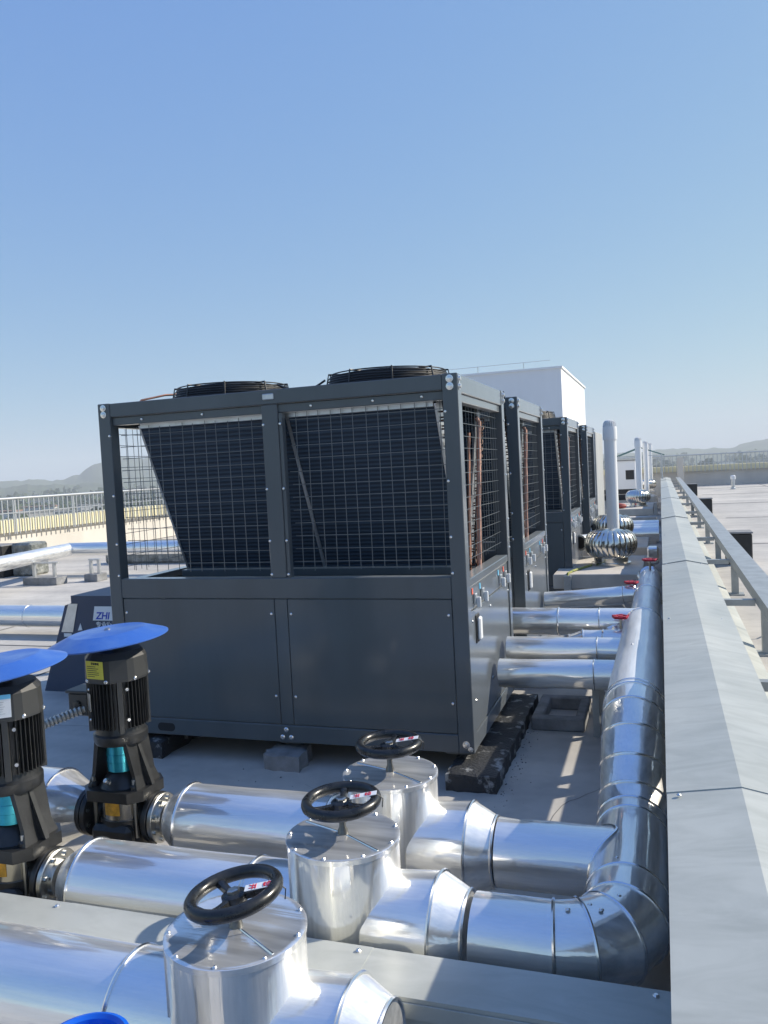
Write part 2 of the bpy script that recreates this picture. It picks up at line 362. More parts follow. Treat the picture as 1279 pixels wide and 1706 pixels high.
def section(name, p, q, np_, nq, r, m, parent, r2=None, n=48, dents=()):
    # one hand-fitted cladding section between mitre planes (np_, nq are plane normals), slightly out of round
    p = Vector(p); q = Vector(q); d = (q-p).normalized(); x, y, _ = basis(d); V = []; F = []
    r2 = r2 or r; Ln = (q-p).length; K = max(5, min(40, int(Ln/0.035)))
    np_ = Vector(np_) if np_ else d; nq = Vector(nq) if nq else d
    rs = random.Random(hash((round(p.x*97), round(p.y*89), round(q.x*83), round(q.y*79), round(q.z*71)))); ph = [rs.uniform(0, 6.28) for _ in range(6)]
    ringA = []; ringB = []; E = []
    for i in range(n):
        a = 2*PI*i/n; e = x*math.cos(a)+y*math.sin(a); E.append((a, e))
        A = p + e*r; A = A - d*((A-p).dot(np_)/d.dot(np_))
        B = q + e*r2; B = B - d*((B-q).dot(nq)/d.dot(nq))
        ringA.append(A); ringB.append(B)
    for k in range(K+1):
        t = k/K; u_ = t*Ln; env = min(1.0, 4*t*(1-t)+0.15)
        for i in range(n):
            a, e = E[i]
            w = 0.0011*math.sin(2*a+5*u_+ph[0])+0.0008*math.sin(3*a-9*u_+ph[1])+0.0005*math.sin(5*a+17*u_+ph[2])
            for (dt, da, dr, dep) in dents:
                dd = math.atan2(math.sin(a-da), math.cos(a-da)); w -= dep*math.exp(-((u_-dt)/dr)**2-(dd*r/dr)**2)
            V.append(ringA[i].lerp(ringB[i], t)+e*(w*env))
    for k in range(K):
        for i in range(n): F.append((k*n+i, k*n+(i+1) % n, (k+1)*n+(i+1) % n, (k+1)*n+i))
    F.append(tuple(range(n))[::-1]); F.append(tuple(range(K*n, (K+1)*n)))
    return MB().add(V, F).build(name, m, parent)
def bead(p, nrm, r, parent, d=None, w=0.006):
    # raised joint bead; elliptical when the joint is a mitre
    p = Vector(p); nrm = Vector(nrm).normalized(); d = Vector(d).normalized() if d else nrm
    x, y, _ = basis(d); pts = []
    n = 44; V = []; F = []
    for i in range(n):
        a = 2*PI*i/n; e = x*math.cos(a)+y*math.sin(a); A = e*r; A = A - d*(A.dot(nrm)/d.dot(nrm))
        en = A.normalized()
        for j in range(6):
            b = 2*PI*j/6; V.append(p + A + en*(w*math.cos(b)) + nrm*(w*math.sin(b)))
    for i in range(n):
        for j in range(6): F.append((i*6+j, ((i+1) % n)*6+j, ((i+1) % n)*6+(j+1) % 6, i*6+(j+1) % 6))
    return MB().add(V, F).build('seam_bead', M['bead'], parent)
def pipe_run(parent, pts, radii, mats, beads=True, names=None):
    pts = [Vector(p) for p in pts]; k = len(pts)
    if not isinstance(radii, (list, tuple)): radii = [radii]*k
    dirs = [(pts[i+1]-pts[i]).normalized() for i in range(k-1)]
    nr = [dirs[0]] + [(dirs[i-1]+dirs[i]).normalized() for i in range(1, k-1)] + [dirs[-1]]
    for i in range(k-1):
        m = mats if not isinstance(mats, (list, tuple)) else mats[i]
        section((names[i] if names else 'pipe_section'), pts[i], pts[i+1], nr[i], nr[i+1], radii[i], m, parent, radii[i+1])
        if beads and 0 < i: bead(pts[i], nr[i], radii[i]+0.001, parent, dirs[i])

# ------------------------------------------------------------------ setting: roof, land, hills
roof = struct('roof', MB().box(-14.5, 0.36, -16, 35.9, -0.6, 0), M['roof'])
RZ = 0.38
roof2 = struct('roof', MB().box(0.362, 46, -16, 35.9, -0.6, RZ), M['roof'])
for yy in (2.4, 7.6, 12.6, 17.6, 22.6, 27.6, 32.4):
    MB().box(1.2, 45, yy, yy+0.02, RZ+0.001, RZ+0.005).build('roof_joint', M['seam'], roof2, False)
for xx in (3.6, 8.4, 13.2, 18.0):
    MB().box(xx, xx+0.02, -12, 35.6, RZ+0.002, RZ+0.0065).build('roof_joint', M['seam'], roof2, False)
for yy in (7.0, 12.3, 18.4, 24.6):
    MB().box(-14, -3.4, yy, yy+0.018, 0.001, 0.005).build('roof_joint', M['seam'], roof, False)
for xx in (-7.6, -5.4):
    MB().box(xx, xx+0.016, 5.7, 35, 0.002, 0.0065).build('roof_joint', M['seam'], roof, False)
GZ = -24.0
g = MB(); N = 60
struct('ground', MB().add([(-9000,-3000,GZ),(9000,-3000,GZ),(9000,12000,GZ),(-9000,12000,GZ)], [(0,1,2,3)]), M['field'])
def hill(name, a0, a1, dist, prof, seed, depth=450):
    # ridge of wooded hills: angle measured clockwise from +Y, prof -> crest height above the eye in radians*dist
    rnd = random.Random(seed); V = []; F = []; na, nd = 220, 14
    ph = [rnd.uniform(0, 6.28) for _ in range(8)]
    for i in range(na+1):
        a = a0+(a1-a0)*i/na
        h = prof(a)+0.0007*math.sin(a*190+ph[0])+0.0005*math.sin(a*430+ph[1])+0.00035*math.sin(a*900+ph[2])
        for k in range(nd+1):
            t = k/nd; d = dist+depth*(t-0.5)*2
            sh = max(0, 1-abs(2*t-1))**0.8
            z = GZ-4+(dist*h+H-GZ+4)*sh*(1+0.06*math.sin(a*300+t*7+ph[3])*(1-sh))
            V.append((math.sin(a)*d, math.cos(a)*d, z))
    for i in range(na):
        for k in range(nd):
            q = i*(nd+1)+k; F.append((q, q+nd+1, q+nd+2, q+1))
    return tag(MB().add(V, F).build(name, M['hill'], None, True, 80), kind='structure')
def lerp_prof(tab):
    def f(a):
        a = math.degrees(a)
        if a <= tab[0][0]: return tab[0][1]
        for (x0, y0), (x1, y1) in zip(tab, tab[1:]):
            if a <= x1:
                t = (a-x0)/(x1-x0); t = t*t*(3-2*t); return y0+(y1-y0)*t
        return tab[-1][1]
    return f
hill('hills', R(-70), R(-18), 2000, lerp_prof([(-70,0.003),(-46,0.004),(-42.6,0.009),(-40,0.007),(-39.2,0.012),(-38.2,0.022),(-36.6,0.030),(-35,0.028),(-32,0.016),(-28,0.009),(-18,0.005)]), 3)
hill('hills', R(-60), R(-30), 1450, lerp_prof([(-60,-0.001),(-45,0.0005),(-42,0.003),(-40,0.0015),(-36,0.001),(-30,-0.002)]), 5, 260)
hill('hills', R(-24), R(45), 2150, lerp_prof([(-24,0.003),(-6,0.0045),(-1.5,0.0045),(0.5,0.007),(2.2,0.0055),(3.8,0.004),(6.5,0.012),(9,0.014),(14,0.010),(45,0.006)]), 9)
hill('hills', R(-12), R(30), 1550, lerp_prof([(-12,-0.002),(0,0.0),(3,-0.002),(6,0.0),(30,-0.002)]), 13, 260)

# ------------------------------------------------------------------ sheet-metal cover and side rail along the roof joint
XL, XRG, XR, ZE, ZRG = -0.012, 0.175, 0.345, 0.785, 0.815
cover = thing('ridge_cover', 'long pale grey galvanised ridge cover running away along the right side', 'duct cover')
jy = [0.15, 2.29, 4.78, 7.2, 9.75, 12.45, 15.2, 18, 21, 24, 27.5, 31, 34.2]
for i in range(len(jy)-1):
    y0, y1 = jy[i], jy[i+1]; dz = (0, 0.003, -0.002, 0.006, -0.006, 0.005, -0.004, 0.004, 0, 0.006, -0.005, 0.004, 0)[i]; e = 0.0015*(i % 3)
    pts = [(XL-e, ZE-0.10), (XL-e, ZE+dz), (XRG, ZRG+dz), (XR+e, ZE+dz-0.004), (XR+e, ZE-0.07), (XR+e-0.004, ZE-0.07), (XR+e-0.004, ZE+dz-0.010), (XRG, ZRG+dz-0.006), (XL-e+0.004, ZE+dz-0.006), (XL-e+0.004, ZE-0.10)]
    MB().prism(pts, y0, y1+0.012).build('cover_sheet', M['cover'], cover, False)
    if i < 7:
        for k in (1, 2):
            MB().lathe([(0.004, 0), (0.007, 0.003), (0.003, 0.006)], (XL+0.03+0.27*(k-1), y1-0.03, ZE+0.006+(0.002 if k == 1 else 0)), (0,0,1), 8).build('rivet', M['screw'], cover)
    # trestle under every joint
    MB().box(XL+0.03, XL+0.07, y1-0.1, y1-0.06, 0, ZE-0.012).build('support_leg', M['gratbar'], cover, False)
    MB().box(XR-0.07, XR-0.03, y1-0.1, y1-0.06, 0, ZE-0.014).build('support_leg', M['gratbar'], cover, False)
# low upstand below the cover
tag(MB().box(0.02, 0.33, -1.0, 34.0, 0.0, 0.30).build('joint_upstand', M['concrete'], None, False), 'low concrete upstand under the galvanised ridge cover', 'kerb')

rail = thing('steel_rail', 'long grey steel channel rail on posts right of the ridge cover', 'rail', (0.55, 0, 0))
for i, (y0, y1) in enumerate([(1.2, 4.6), (4.605, 8.5), (8.505, 12.4), (12.405, 16.3), (16.305, 22), (22.005, 28), (28.005, 34.2)]):
    MB().prism([(0, 0.72), (0, 0.80), (0.15, 0.80), (0.15, 0.72), (0.144, 0.72), (0.144, 0.794), (0.006, 0.794), (0.006, 0.72)], y0, y1).build('channel', M['gratbar'], rail, False)
for yy in [3.66, 5.7, 7.85, 9.95, 12.2, 14.5, 17, 19.5, 22, 24.5, 27, 29.5, 32]:
    MB().box(XR-0.55-0.02, 0.0, yy, yy+0.05, 0.70, 0.74).build('cross_bar', M['gratbar'], rail, False)
for yy in [3.4, 5.7, 8.1, 10.4, 12.7, 15.4, 18.5, 22, 25.5, 29, 32.5]:
    MB().box(0.035, 0.095, yy, yy+0.06, RZ, 0.722).build('post', M['gratbar'], rail, False)
    MB().box(-0.01, 0.14, yy-0.04, yy+0.1, RZ, RZ+0.012).build('base_plate', M['gratbar'], rail, False)
led = thing('flashing_ledge', 'narrow folded flashing sheet lying low between cover and rail', 'flashing')
for i, (y0, y1) in enumerate([(1.0, 4.7), (4.705, 8.3), (8.305, 12.0), (12.005, 17), (17.005, 25)]):
    MB().prism([(0.352, 0.672), (0.375, 0.52), (0.535, 0.44), (0.535, RZ+0.003), (0.529, RZ+0.003), (0.529, 0.434), (0.370, 0.514), (0.347, 0.672)], y0, y1).build('flashing_sheet', M['cover'], led, False)  # upper edge raised beyond the real ledge to block sun from the manifold's right side

MB().box(0.3485, 0.3515, 0.2, 3.5, 0.668, 0.742).build('sun_block_plate', M['cover'], led, False)  # added plate, hidden under the cover edge, keeps sun off the near manifold

# ------------------------------------------------------------------ heat pump units
UW, UD, UH, UB = 2.275, 1.34, 2.05, 0.14      # width, depth, height, underside
screw_me = MB().lathe([(0.009, 0), (0.009, 0.003), (0.005, 0.007)], (0,0,0), (0,0,1), 8).mesh('screw', M['screw'])
bolt_me = MB().lathe([(0.021, 0), (0.021, 0.004), (0.013, 0.005), (0.013, 0.012), (0.006, 0.014)], (0,0,0), (0,0,1), 12).mesh('bolt', M['screw'])
FR = (PI/2, 0, 0)        # face -Y
RX = (0, PI/2, 0)        # face +X
def make_unit(name):
    u = thing(name, 'x', 'heat pump', (0, 0, 0))
    # local frame: x from -UW to 0 (right side at 0), y from 0 to UD, z from UB
    T = UB+UH; S = M['slate']; pw = 0.085
    ZB0, ZB1 = 0.985, 1.105      # middle beam
    for x in (-UW, -pw):
        for y in (0, UD-pw):
            MB().bbox(x, x+pw, y, y+pw, UB, T, 0.004).build('corner_post', S, u)
    # top beams, two-step section at front
    for y in (0.004, UD-0.084):
        MB().bbox(-UW+pw, -pw, y, y+0.08, T-0.085, T-0.002, 0.004).build('top_beam', S, u)
        MB().bbox(-UW+pw, -pw, y+0.02 if y < 0.5 else y, y+(0.08 if y < 0.5 else 0.06), T-0.135, T-0.087, 0.004).build('top_trim', S, u)
    for x in (-UW+0.003, -0.083):
        MB().bbox(x, x+0.08, pw, UD-pw, T-0.10, T-0.002, 0.004).build('top_beam', S, u)
        MB().bbox(x+0.006, x+0.066, pw, UD-pw, T-0.145, T-0.102, 0.003).build('top_trim', S, u)
    # top deck
    MB().box(-UW+0.02, -0.02, 0.02, UD-0.02, T-0.03, T-0.012).build('top_deck', S, u, False)
    for y in (0.003, UD-0.083):
        MB().bbox(-UW+pw, -pw, y, y+0.08, ZB0, ZB1, 0.004).build('middle_beam', S, u)
    for x in (-UW+0.003, -0.083):
        MB().bbox(x, x+0.08, pw, UD-pw, ZB0+0.05, ZB1-0.025, 0.004).build('middle_beam', S, u)
    MB().bbox(-UW+pw, -pw, 0.002, 0.082, UB, UB+0.10, 0.004).build('base_beam', S, u)
    MB().bbox(-UW+pw, -pw, UD-0.082, UD-0.002, UB, UB+0.10, 0.004).build('base_beam', S, u)
    MB().bbox(-0.082, -0.002, pw, UD-pw, UB, UB+0.09, 0.004).build('base_beam', S, u)
    MB().bbox(-UW+0.002, -UW+0.082, pw, UD-pw, UB, UB+0.09, 0.004).build('base_beam', S, u)
    # middle post
    xm = -1.105
    for y in (0.0, UD-0.09):
        MB().bbox(xm-0.055, xm+0.045, y+0.006 if y == 0 else y, y+0.084, ZB1, T-0.087, 0.004).build('middle_post', S, u)
    MB().bbox(xm+0.047, xm+0.068, 0.016, 0.06, ZB1, T-0.138, 0.002).build('bay_trim', S, u)
    # inner floor of the fan chamber
    MB().box(-UW+0.09, -0.09, 0.09, UD-0.09, ZB0+0.02, ZB0+0.035).build('chamber_floor', S, u, False)
    # lower cladding panels (front, rear)
    for (a, b) in ((-UW+pw+0.004, xm-0.046), (xm+0.040, -pw-0.004)):
        MB().bbox(a, b, 0.008, 0.03, UB+0.104, ZB0-0.004, 0.003).build('front_panel', S, u)
        MB().bbox(a, b, UD-0.03, UD-0.008, UB+0.104, ZB0-0.004, 0.003).build('rear_panel', S, u)
        for sx in (a+0.02, b-0.02):
            for sz in (ZB0-0.09, UB+0.27): spawn('screw', screw_me, u, (sx, 0.007, sz), FR)
    for y in (0.009, UD-0.034):
        MB().bbox(xm-0.042, xm+0.036, y, y+0.025, UB+0.104, ZB0-0.004, 0.002).build('panel_strip', S, u)
    for (sx, sz) in ((xm-0.01, UB+0.075), (xm-0.035, UB+0.03), (xm+0.02, UB+0.03)): spawn('bolt', screw_me, u, (sx, 0.001, sz), FR, (1.7,1.7,1.2))
    # forklift slot in the base beam
    pts = [(-1.93+0.035*math.copysign(1, math.cos(a))+0.026*math.cos(a), UB+0.048+0.026*math.sin(a)) for a in [2*PI*k/16+0.01 for k in range(16)]]
    MB().prism(pts, 0.0005, 0.02).build('lifting_slot', M['gap'], u)
    # side panels
    for sgn, x0 in ((1, -0.03), (-1, -UW+0.008)):
        MB().bbox(x0, x0+0.022, pw+0.004, UD-pw-0.004, UB+0.094, 0.895, 0.003).build('side_panel', S, u)
        MB().bbox(x0, x0+0.020, pw+0.004, UD-pw-0.004, 0.902, ZB0+0.046, 0.003).build('side_rail', S, u)
    for sy in (0.12, 0.62, UD-0.12):
        for sz in (0.84, 0.40): spawn('screw', screw_me, u, (-0.0078, sy, sz), RX)
    # isolator handles with stickers
    for k, (yy, stick) in enumerate(((0.20, 'orangered'), (0.40, 'lightblue'), (0.96, 'lightblue'), (1.14, 'orangered'))):
        hd = MB().bbox(-0.010, 0.006, yy-0.022, yy+0.022, 0.925, 0.985, 0.003).build('latch', M['galv'], u)
        MB().bbox(0.006, 0.030, yy-0.010, yy+0.010, 0.905, 0.965, 0.004).build('latch_lever', M['pvc'], hd)
        MB().box(-0.0095, -0.0065, yy-0.052, yy-0.028, 0.985, 1.018).build('sticker', M[stick], u, False)
    hd = MB().bbox(-0.008, -0.002, 0.20, 0.29, 0.70, 0.86, 0.003).build('handle_recess', M['blackbox'], u)
    MB().bbox(-0.003, 0.018, 0.215, 0.275, 0.715, 0.845, 0.008).build('handle', M['pvc'], hd)
    # bolts at the corners
    for sz in (T-0.028, T-0.068):
        spawn('bolt', bolt_me, u, (-0.042, 0.0, sz), FR); spawn('bolt', bolt_me, u, (-UW+0.042, 0.0, sz), FR)
        spawn('bolt', bolt_me, u, (0.0, 0.03, sz), RX); spawn('bolt', bolt_me, u, (0.0, UD-0.03, sz), RX)
    spawn('bolt', bolt_me, u, (-0.042, 0.0, UB+0.05), FR); spawn('bolt', bolt_me, u, (-0.02, 0.0, UB+0.025), FR, (.7,.7,.7))
    for xx in (-UW+0.3, -UW+0.72, xm+0.25, xm+0.62, xm+0.9): spawn('screw', screw_me, u, (xx, 0.02, T-0.11), FR)
    for zz in (ZB1+0.02, 1.32, 1.62, T-0.2):
        for xx in (-UW+0.075, xm-0.048, xm+0.058, -0.075): spawn('screw', screw_me, u, (xx, 0.0 if xx in (-UW+0.075,-0.075) else 0.008, zz), FR)
        spawn('screw', screw_me, u, (0.0, UD-0.03, zz), RX)
    # a bent reflective clip over the middle post
    MB().bbox(xm-0.04, xm+0.03, -0.004, 0.01, T-0.06, T-0.025, 0.004).build('clip', M['galv'], u)
    # wire grilles
    def grille(x0, x1, z0, z1, y, nx, nz, over=0.0, seed=1):
        rnd = random.Random(seed); mb = MB()
        for i in range(nx):
            x = x0+(x1-x0)*(i+0.5)/nx; mb.cyl((x, y, z0-over*rnd.random()), (x+rnd.uniform(-.006,.006), y, z1+over*rnd.random()), 0.0022, 5)
        for i in range(nz):
            z = z0+(z1-z0)*(i+0.5)/nz; mb.cyl((x0-over*rnd.random(), y-0.003, z), (x1+over*rnd.random(), y-0.003, z+rnd.uniform(-.006,.006)), 0.0022, 5)
        return mb
    g1 = grille(-UW+0.11, xm-0.04, ZB1+0.05, T-0.16, 0.075, 13, 12, 0.02, 4).build('wire_grille', M['wire'], u)
    g2 = grille(xm+0.09, -0.09, ZB1+0.05, T-0.14, 0.075, 13, 12, 0.02, 5).build('wire_grille', M['wire'], u)
    def sgrille(x, seed):
        rnd = random.Random(seed); mb = MB(); y0, y1, z0, z1 = pw, UD-pw, ZB1+0.03, T-0.15
        for i in range(15):
            y = y0+(y1-y0)*(i+0.5)/15; mb.cyl((x, y, z0), (x, y+rnd.uniform(-.004,.004), z1), 0.0018, 5)
        for i in range(13):
            z = z0+(z1-z0)*(i+0.5)/13; mid = rnd.uniform(-.006,.004)
            mb.tube([(x+0.003, y0-0.01, z), (x+0.003, (y0+y1)/2, z+mid), (x+0.003, y1+0.01, z+rnd.uniform(-.004,.004))], 0.0018, 5)
        return mb.build('wire_grille', M['wire'], u)
    g3 = sgrille(-0.045, 8); g4 = sgrille(-UW+0.045, 9)
    MB().tube([(-UW+0.115+i*0.055, 0.58 if i % 2 else 0.60, ZB1+0.05+0.9*(i % 2)) for i in range(2)], 0.002, 5).build('stay_wire', M['wire'], u)
    # V coils: two inclined fin blocks
    xl, xr = -UW+0.235, -0.16
    yt, yb, zt, zb = 0.10, 0.55, T-0.165, ZB1-0.02
    def inclined(x0, x1, ya, yb_, th, z0, z1, flip=False):
        A = (ya, z1); B = (yb_, z0)
        d = Vector((B[0]-A[0], B[1]-A[1])).normalized(); n_ = Vector((-d.y, d.x)) if not flip else Vector((d.y, -d.x))
        if not flip: n_ = Vector((abs(n_.x), n_.y if n_.x > 0 else -n_.y))
        pts = [A, B, (B[0]+n_.x*th, B[1]+n_.y*th), (A[0]+n_.x*th, A[1]+n_.y*th)]
        return MB().prism(pts, x0, x1, 'x')
    sp = xm+0.06
    for (a, b) in ((xl, sp-0.012), (sp+0.012, xr)):
        inclined(a, b, yt, yb, 0.10, zb, zt).build('coil', M['coil'], u, False)
        inclined(a, b, UD-yt, UD-yb, 0.10, zb, zt, True).build('coil', M['coil'], u, False)
    for x in (xl-0.014, sp-0.010, xr+0.002):
        inclined(x, x+(0.013 if x != sp-0.010 else 0.02), yt-0.008, yb-0.008, 0.115, zb, zt+0.02).build('coil_end_plate', M['galv'], u, False)
        inclined(x, x+(0.013 if x != sp-0.010 else 0.02), UD-yt+0.008, UD-yb+0.008, 0.115, zb, zt+0.02, True).build('coil_end_plate', M['galv'], u, False)
    MB().bbox(xl, xr, yt-0.012, yt+0.06, zt+0.002, zt+0.035, 0.003).build('coil_top_strip', M['galv'], u)
    MB().bbox(xl, xr, UD-yt-0.06, UD-yt+0.012, zt+0.002, zt+0.035, 0.003).build('coil_top_strip', M['galv'], u)
    MB().bbox(xl, xr, yb-0.10, yb+0.02, ZB1-0.05, ZB1-0.005, 0.004).build('drip_tray', S, u)
    # return bends along the coil ends and refrigerant risers
    for sy in (1, -1):
        mb = MB()
        for i in range(20):
            t = (i+0.5)/20; yy = yt+0.04+(yb-yt)*t; zz = zt+(zb-zt)*t
            yy = yy if sy > 0 else UD-yy
            mb.tube([(xr+0.012, yy, zz), (xr+0.045, yy, zz), (xr+0.05, yy+sy*0.02, zz-0.018), (xr+0.045, yy+sy*0.035, zz-0.03), (xr+0.012, yy+sy*0.035, zz-0.03)], 0.006, 6)
        mb.build('return_bends', M['oldcopper'], u)
    MB().tube([(-0.085, 0.72, ZB0+0.03), (-0.085, 0.80, 1.5), (-0.085, 0.90, 1.97), (-0.10, 0.88, 2.0)], 0.015, 10).build('copper_riser', M['pinkcopper'], u)
    MB().tube([(-0.13, 0.66, ZB0+0.03), (-0.13, 0.72, 1.5), (-0.13, 0.80, 1.9)], 0.009, 8).build('copper_riser', M['copper'], u)
    MB().cyl((-0.16, 1.10, ZB0+0.03), (-0.16, 1.06, 1.62), 0.028, 12).build('lagged_riser', M['blackbox'], u)
    # electrics tray lip at the side
    MB().bbox(-0.075, -0.006, 0.10, UD-0.10, ZB0+0.052, ZB0+0.07, 0.002).build('side_lip', M['slate'], u)
    # fans
    for fx in (-UW+0.575, -0.60):
        fg = MB(); cy = UD/2; r1 = 0.395
        for i in range(8): fg.torus((fx, cy, T+0.004+i*0.0145), (0,0,1), r1-0.003*i*(1 if i < 6 else 1.6), 0.0040, 48, 5)
        for k in range(5): fg.torus((fx, cy, T+0.108), (0,0,1), 0.35-0.07*k, 0.0035, 40, 5)
        fan = fg.build('fan_guard', M['blackwire'], u)
        st = MB()
        for k in range(9):
            a = 2*PI*k/9+0.2; c_, s_ = math.cos(a), math.sin(a)
            st.tube([(fx+c_*(r1+0.006), cy+s_*(r1+0.006), T-0.01), (fx+c_*(r1-0.018), cy+s_*(r1-0.018), T+0.108), (fx+c_*0.06, cy+s_*0.06, T+0.112)], 0.006, 6)
        st.build('guard_stays', M['blackwire'], fan)
        MB().lathe([(0.383, 0), (0.366, 0.10), (0.358, 0.10), (0.374, 0)], (fx, cy, T-0.012), (0,0,1), 40, False).build('fan_shroud', M['blackbox'], fan)
        MB().lathe([(0.085, 0), (0.085, 0.08), (0.05, 0.10)], (fx, cy, T), (0,0,1), 20).build('fan_hub', M['blackbox'], fan)
        for k in range(4):
            a = PI/2*k+0.4; c_, s_ = math.cos(a), math.sin(a); t_ = Vector((-s_, c_, 0)); rr = Vector((c_, s_, 0)); o = Vector((fx, cy, T+0.05))
            pr = [o+rr*0.08-t_*0.04+Vector((0,0,0.03)), o+rr*0.08+t_*0.04-Vector((0,0,0.03)), o+rr*0.35+t_*0.12-Vector((0,0,0.02)), o+rr*0.35-t_*0.05+Vector((0,0,0.03))]
            th = Vector((0,0,0.006))
            MB().add(pr+[p+th for p in pr], [(0,3,2,1),(4,5,6,7),(0,1,5,4),(1,2,6,5),(2,3,7,6),(3,0,4,7)]).build('fan_blade', M['blackbox'], fan, False)
    a = Vector((-0.60-0.385, UD/2-0.1, T+0.09)); b = Vector((-UW+0.575+0.38, UD/2-0.1, T+0.09))
    MB().tube([a.lerp(b, t)-Vector((0,0,0.06*math.sin(PI*t) if 0 < t < 1 else 0)) for t in [i/10 for i in range(11)]], 0.007, 6).build('fan_cable', M['blackwire'], u)
    MB().tube([(-UW+0.18, 0.62, T+0.09), (-UW+0.13, 0.55, T+0.085), (-UW+0.03, 0.42, T+0.05), (-UW-0.02, 0.38, T-0.02)], 0.008, 6).build('fan_cable', M['copper'], u)
    # feet plates
    for x in (-UW+0.1, xm, -0.1):
        for y in (0.04, UD-0.1): MB().box(x-0.07, x+0.07, y, y+0.06, UB-0.02, UB-0.001).build('foot', S, u, False)
    return u
U1 = make_unit('heat_pump_unit')
U1.location = (-1.0, 4.245, 0)
tag(U1, 'nearest and largest dark slate heat pump, whose whole front faces the camera', 'heat pump', 'dark heat pumps standing in a row')
for yy, lb in ((6.12, 'second dark slate heat pump, close behind the nearest one'),
               (9.55, 'third dark slate heat pump, beyond a gap, beside the turbine vent'),
               (12.15, 'farthest dark slate heat pump in the row, beside the white vent pipe')):
    c = copy_tree(U1); c.location = (-0.995, yy, 0); c['label'] = lb

# pads under the nearest unit
def rough_block(name, x0, x1, y0, y1, z1, m, seed, label, nx=6, ny=6, amp=0.012):
    rnd = random.Random(seed); V = []; F = []
    for i in range(nx+1):
        for k in range(ny+1):
            ed = (i in (0, nx)) or (k in (0, ny))
            V.append((x0+(x1-x0)*i/nx+rnd.uniform(-amp, amp), y0+(y1-y0)*k/ny+rnd.uniform(-amp, amp), z1+rnd.uniform(-amp, amp)*0.7-(amp if ed else 0)))
    for i in range(nx):
        for k in range(ny):
            q = i*(ny+1)+k; F.append((q, q+ny+1, q+ny+2, q+1))
    per = [i*(ny+1) for i in range(nx+1)]+[nx*(ny+1)+k for k in range(1, ny+1)]+[i*(ny+1)+ny for i in range(nx-1, -1, -1)]+[k for k in range(ny-1, 0, -1)]
    base = len(V)
    for p in per: V.append((V[p][0]+rnd.uniform(-amp, amp)*.6, V[p][1]+rnd.uniform(-amp, amp)*.6, 0))
    n = len(per)
    for i in range(n): F.append((per[i], base+i, base+(i+1) % n, per[(i+1) % n]))
    o = MB().add(V, F).build(name, m, None, True, 40)
    return tag(o, label, 'plinth')
rough_block('plinth_strip', -1.12, -0.855, 4.07, 5.62, 0.095, M['bitumen'], 3, 'rough bitumen-smeared plinth strip under the right side of nearest heat pump', 8, 40, 0.006)
rough_block('plinth_strip', -3.2, -2.95, 4.2, 5.6, 0.115, M['bitumen'], 4, 'bitumen-smeared plinth strip under the left side of nearest heat pump', 5, 20, 0.012)
rough_block('plinth_block', -2.235, -2.015, 4.16, 4.36, 0.10, M['greyblock'], 5, 'cracked grey mortar block under the middle of nearest heat pump')
for yy, lb in ((6.1, 'second'), (9.5, 'third'), (12.1, 'farthest')):
    for xx, sd in ((-1.12, 'right'), (-3.15, 'left')):
        rough_block('plinth_strip', xx, xx+0.28, yy, yy+1.4, 0.115, M['greyblock'], int(yy*10+xx), f'grey plinth strip under the {sd} side of the {lb} heat pump', 4, 10, 0.008)
# bitumen patch on the screed
rnd = random.Random(2); pts = []
for i in range(44):
    a = 2*PI*i/44; rr = 1+0.16*math.sin(5*a+1)+0.10*rnd.uniform(-1, 1)
    pts.append((-1.75+0.85*rr*math.cos(a), 3.38+0.17*rr*math.sin(a)))
tag(MB().prism(pts, 0.001, 0.006, 'z').build('bitumen_patch', M['bitpatch'], roof, False))

rnd = random.Random(21)
for (x0, y0, a0, ln) in ((-2.9, 3.55, 0.35, 1.3), (-1.9, 4.0, -0.75, 0.7), (-0.62, 3.5, 1.45, 0.9), (-3.6, 4.6, 2.2, 1.2), (-0.9, 3.75, -2.7, 0.8), (-6.4, 7.0, 0.2, 2.4), (-8.2, 9.2, 0.5, 2.0)):
    L_ = []; x, y, a = x0, y0, a0
    for k in range(14): L_.append((x, y)); a += rnd.uniform(-.35, .35); x += math.cos(a)*ln/14; y += math.sin(a)*ln/14
    V = []; F = []
    for k, (x, y) in enumerate(L_):
        w = 0.0022*(1-k/15)+0.0006; V += [(x-w, y+w, 0.0012), (x+w, y-w, 0.0012)]
    for k in range(13): F.append((2*k, 2*k+1, 2*k+3, 2*k+2))
    MB().add(V, F).build('roof_crack', M['seam'], roof, False)
grit = MB()
for k in range(210):
    if k < 150: x, y = -0.845+abs(rnd.gauss(0, 0.055)), rnd.uniform(3.9, 5.6)
    else: x, y = rnd.uniform(-3.4, -0.35), rnd.uniform(3.15, 4.2)
    q = 0.0015+0.006*rnd.random()**3; a = rnd.uniform(0, 6.28); c_, s_ = math.cos(a)*q, math.sin(a)*q
    grit.add([(x+c_, y+s_, 0), (x-s_*.8, y+c_*.8, 0), (x-c_, y-s_, 0), (x+s_*.7, y-c_*.7, 0), (x, y, q*0.9)], [(0,1,4), (1,2,4), (2,3,4), (3,0,4)])
tag(grit.build('roof_grit', M['bitpatch'], None, False), 'scattered dark mortar grit on the roof beside the nearest heat pump', 'grit', None, 'stuff')

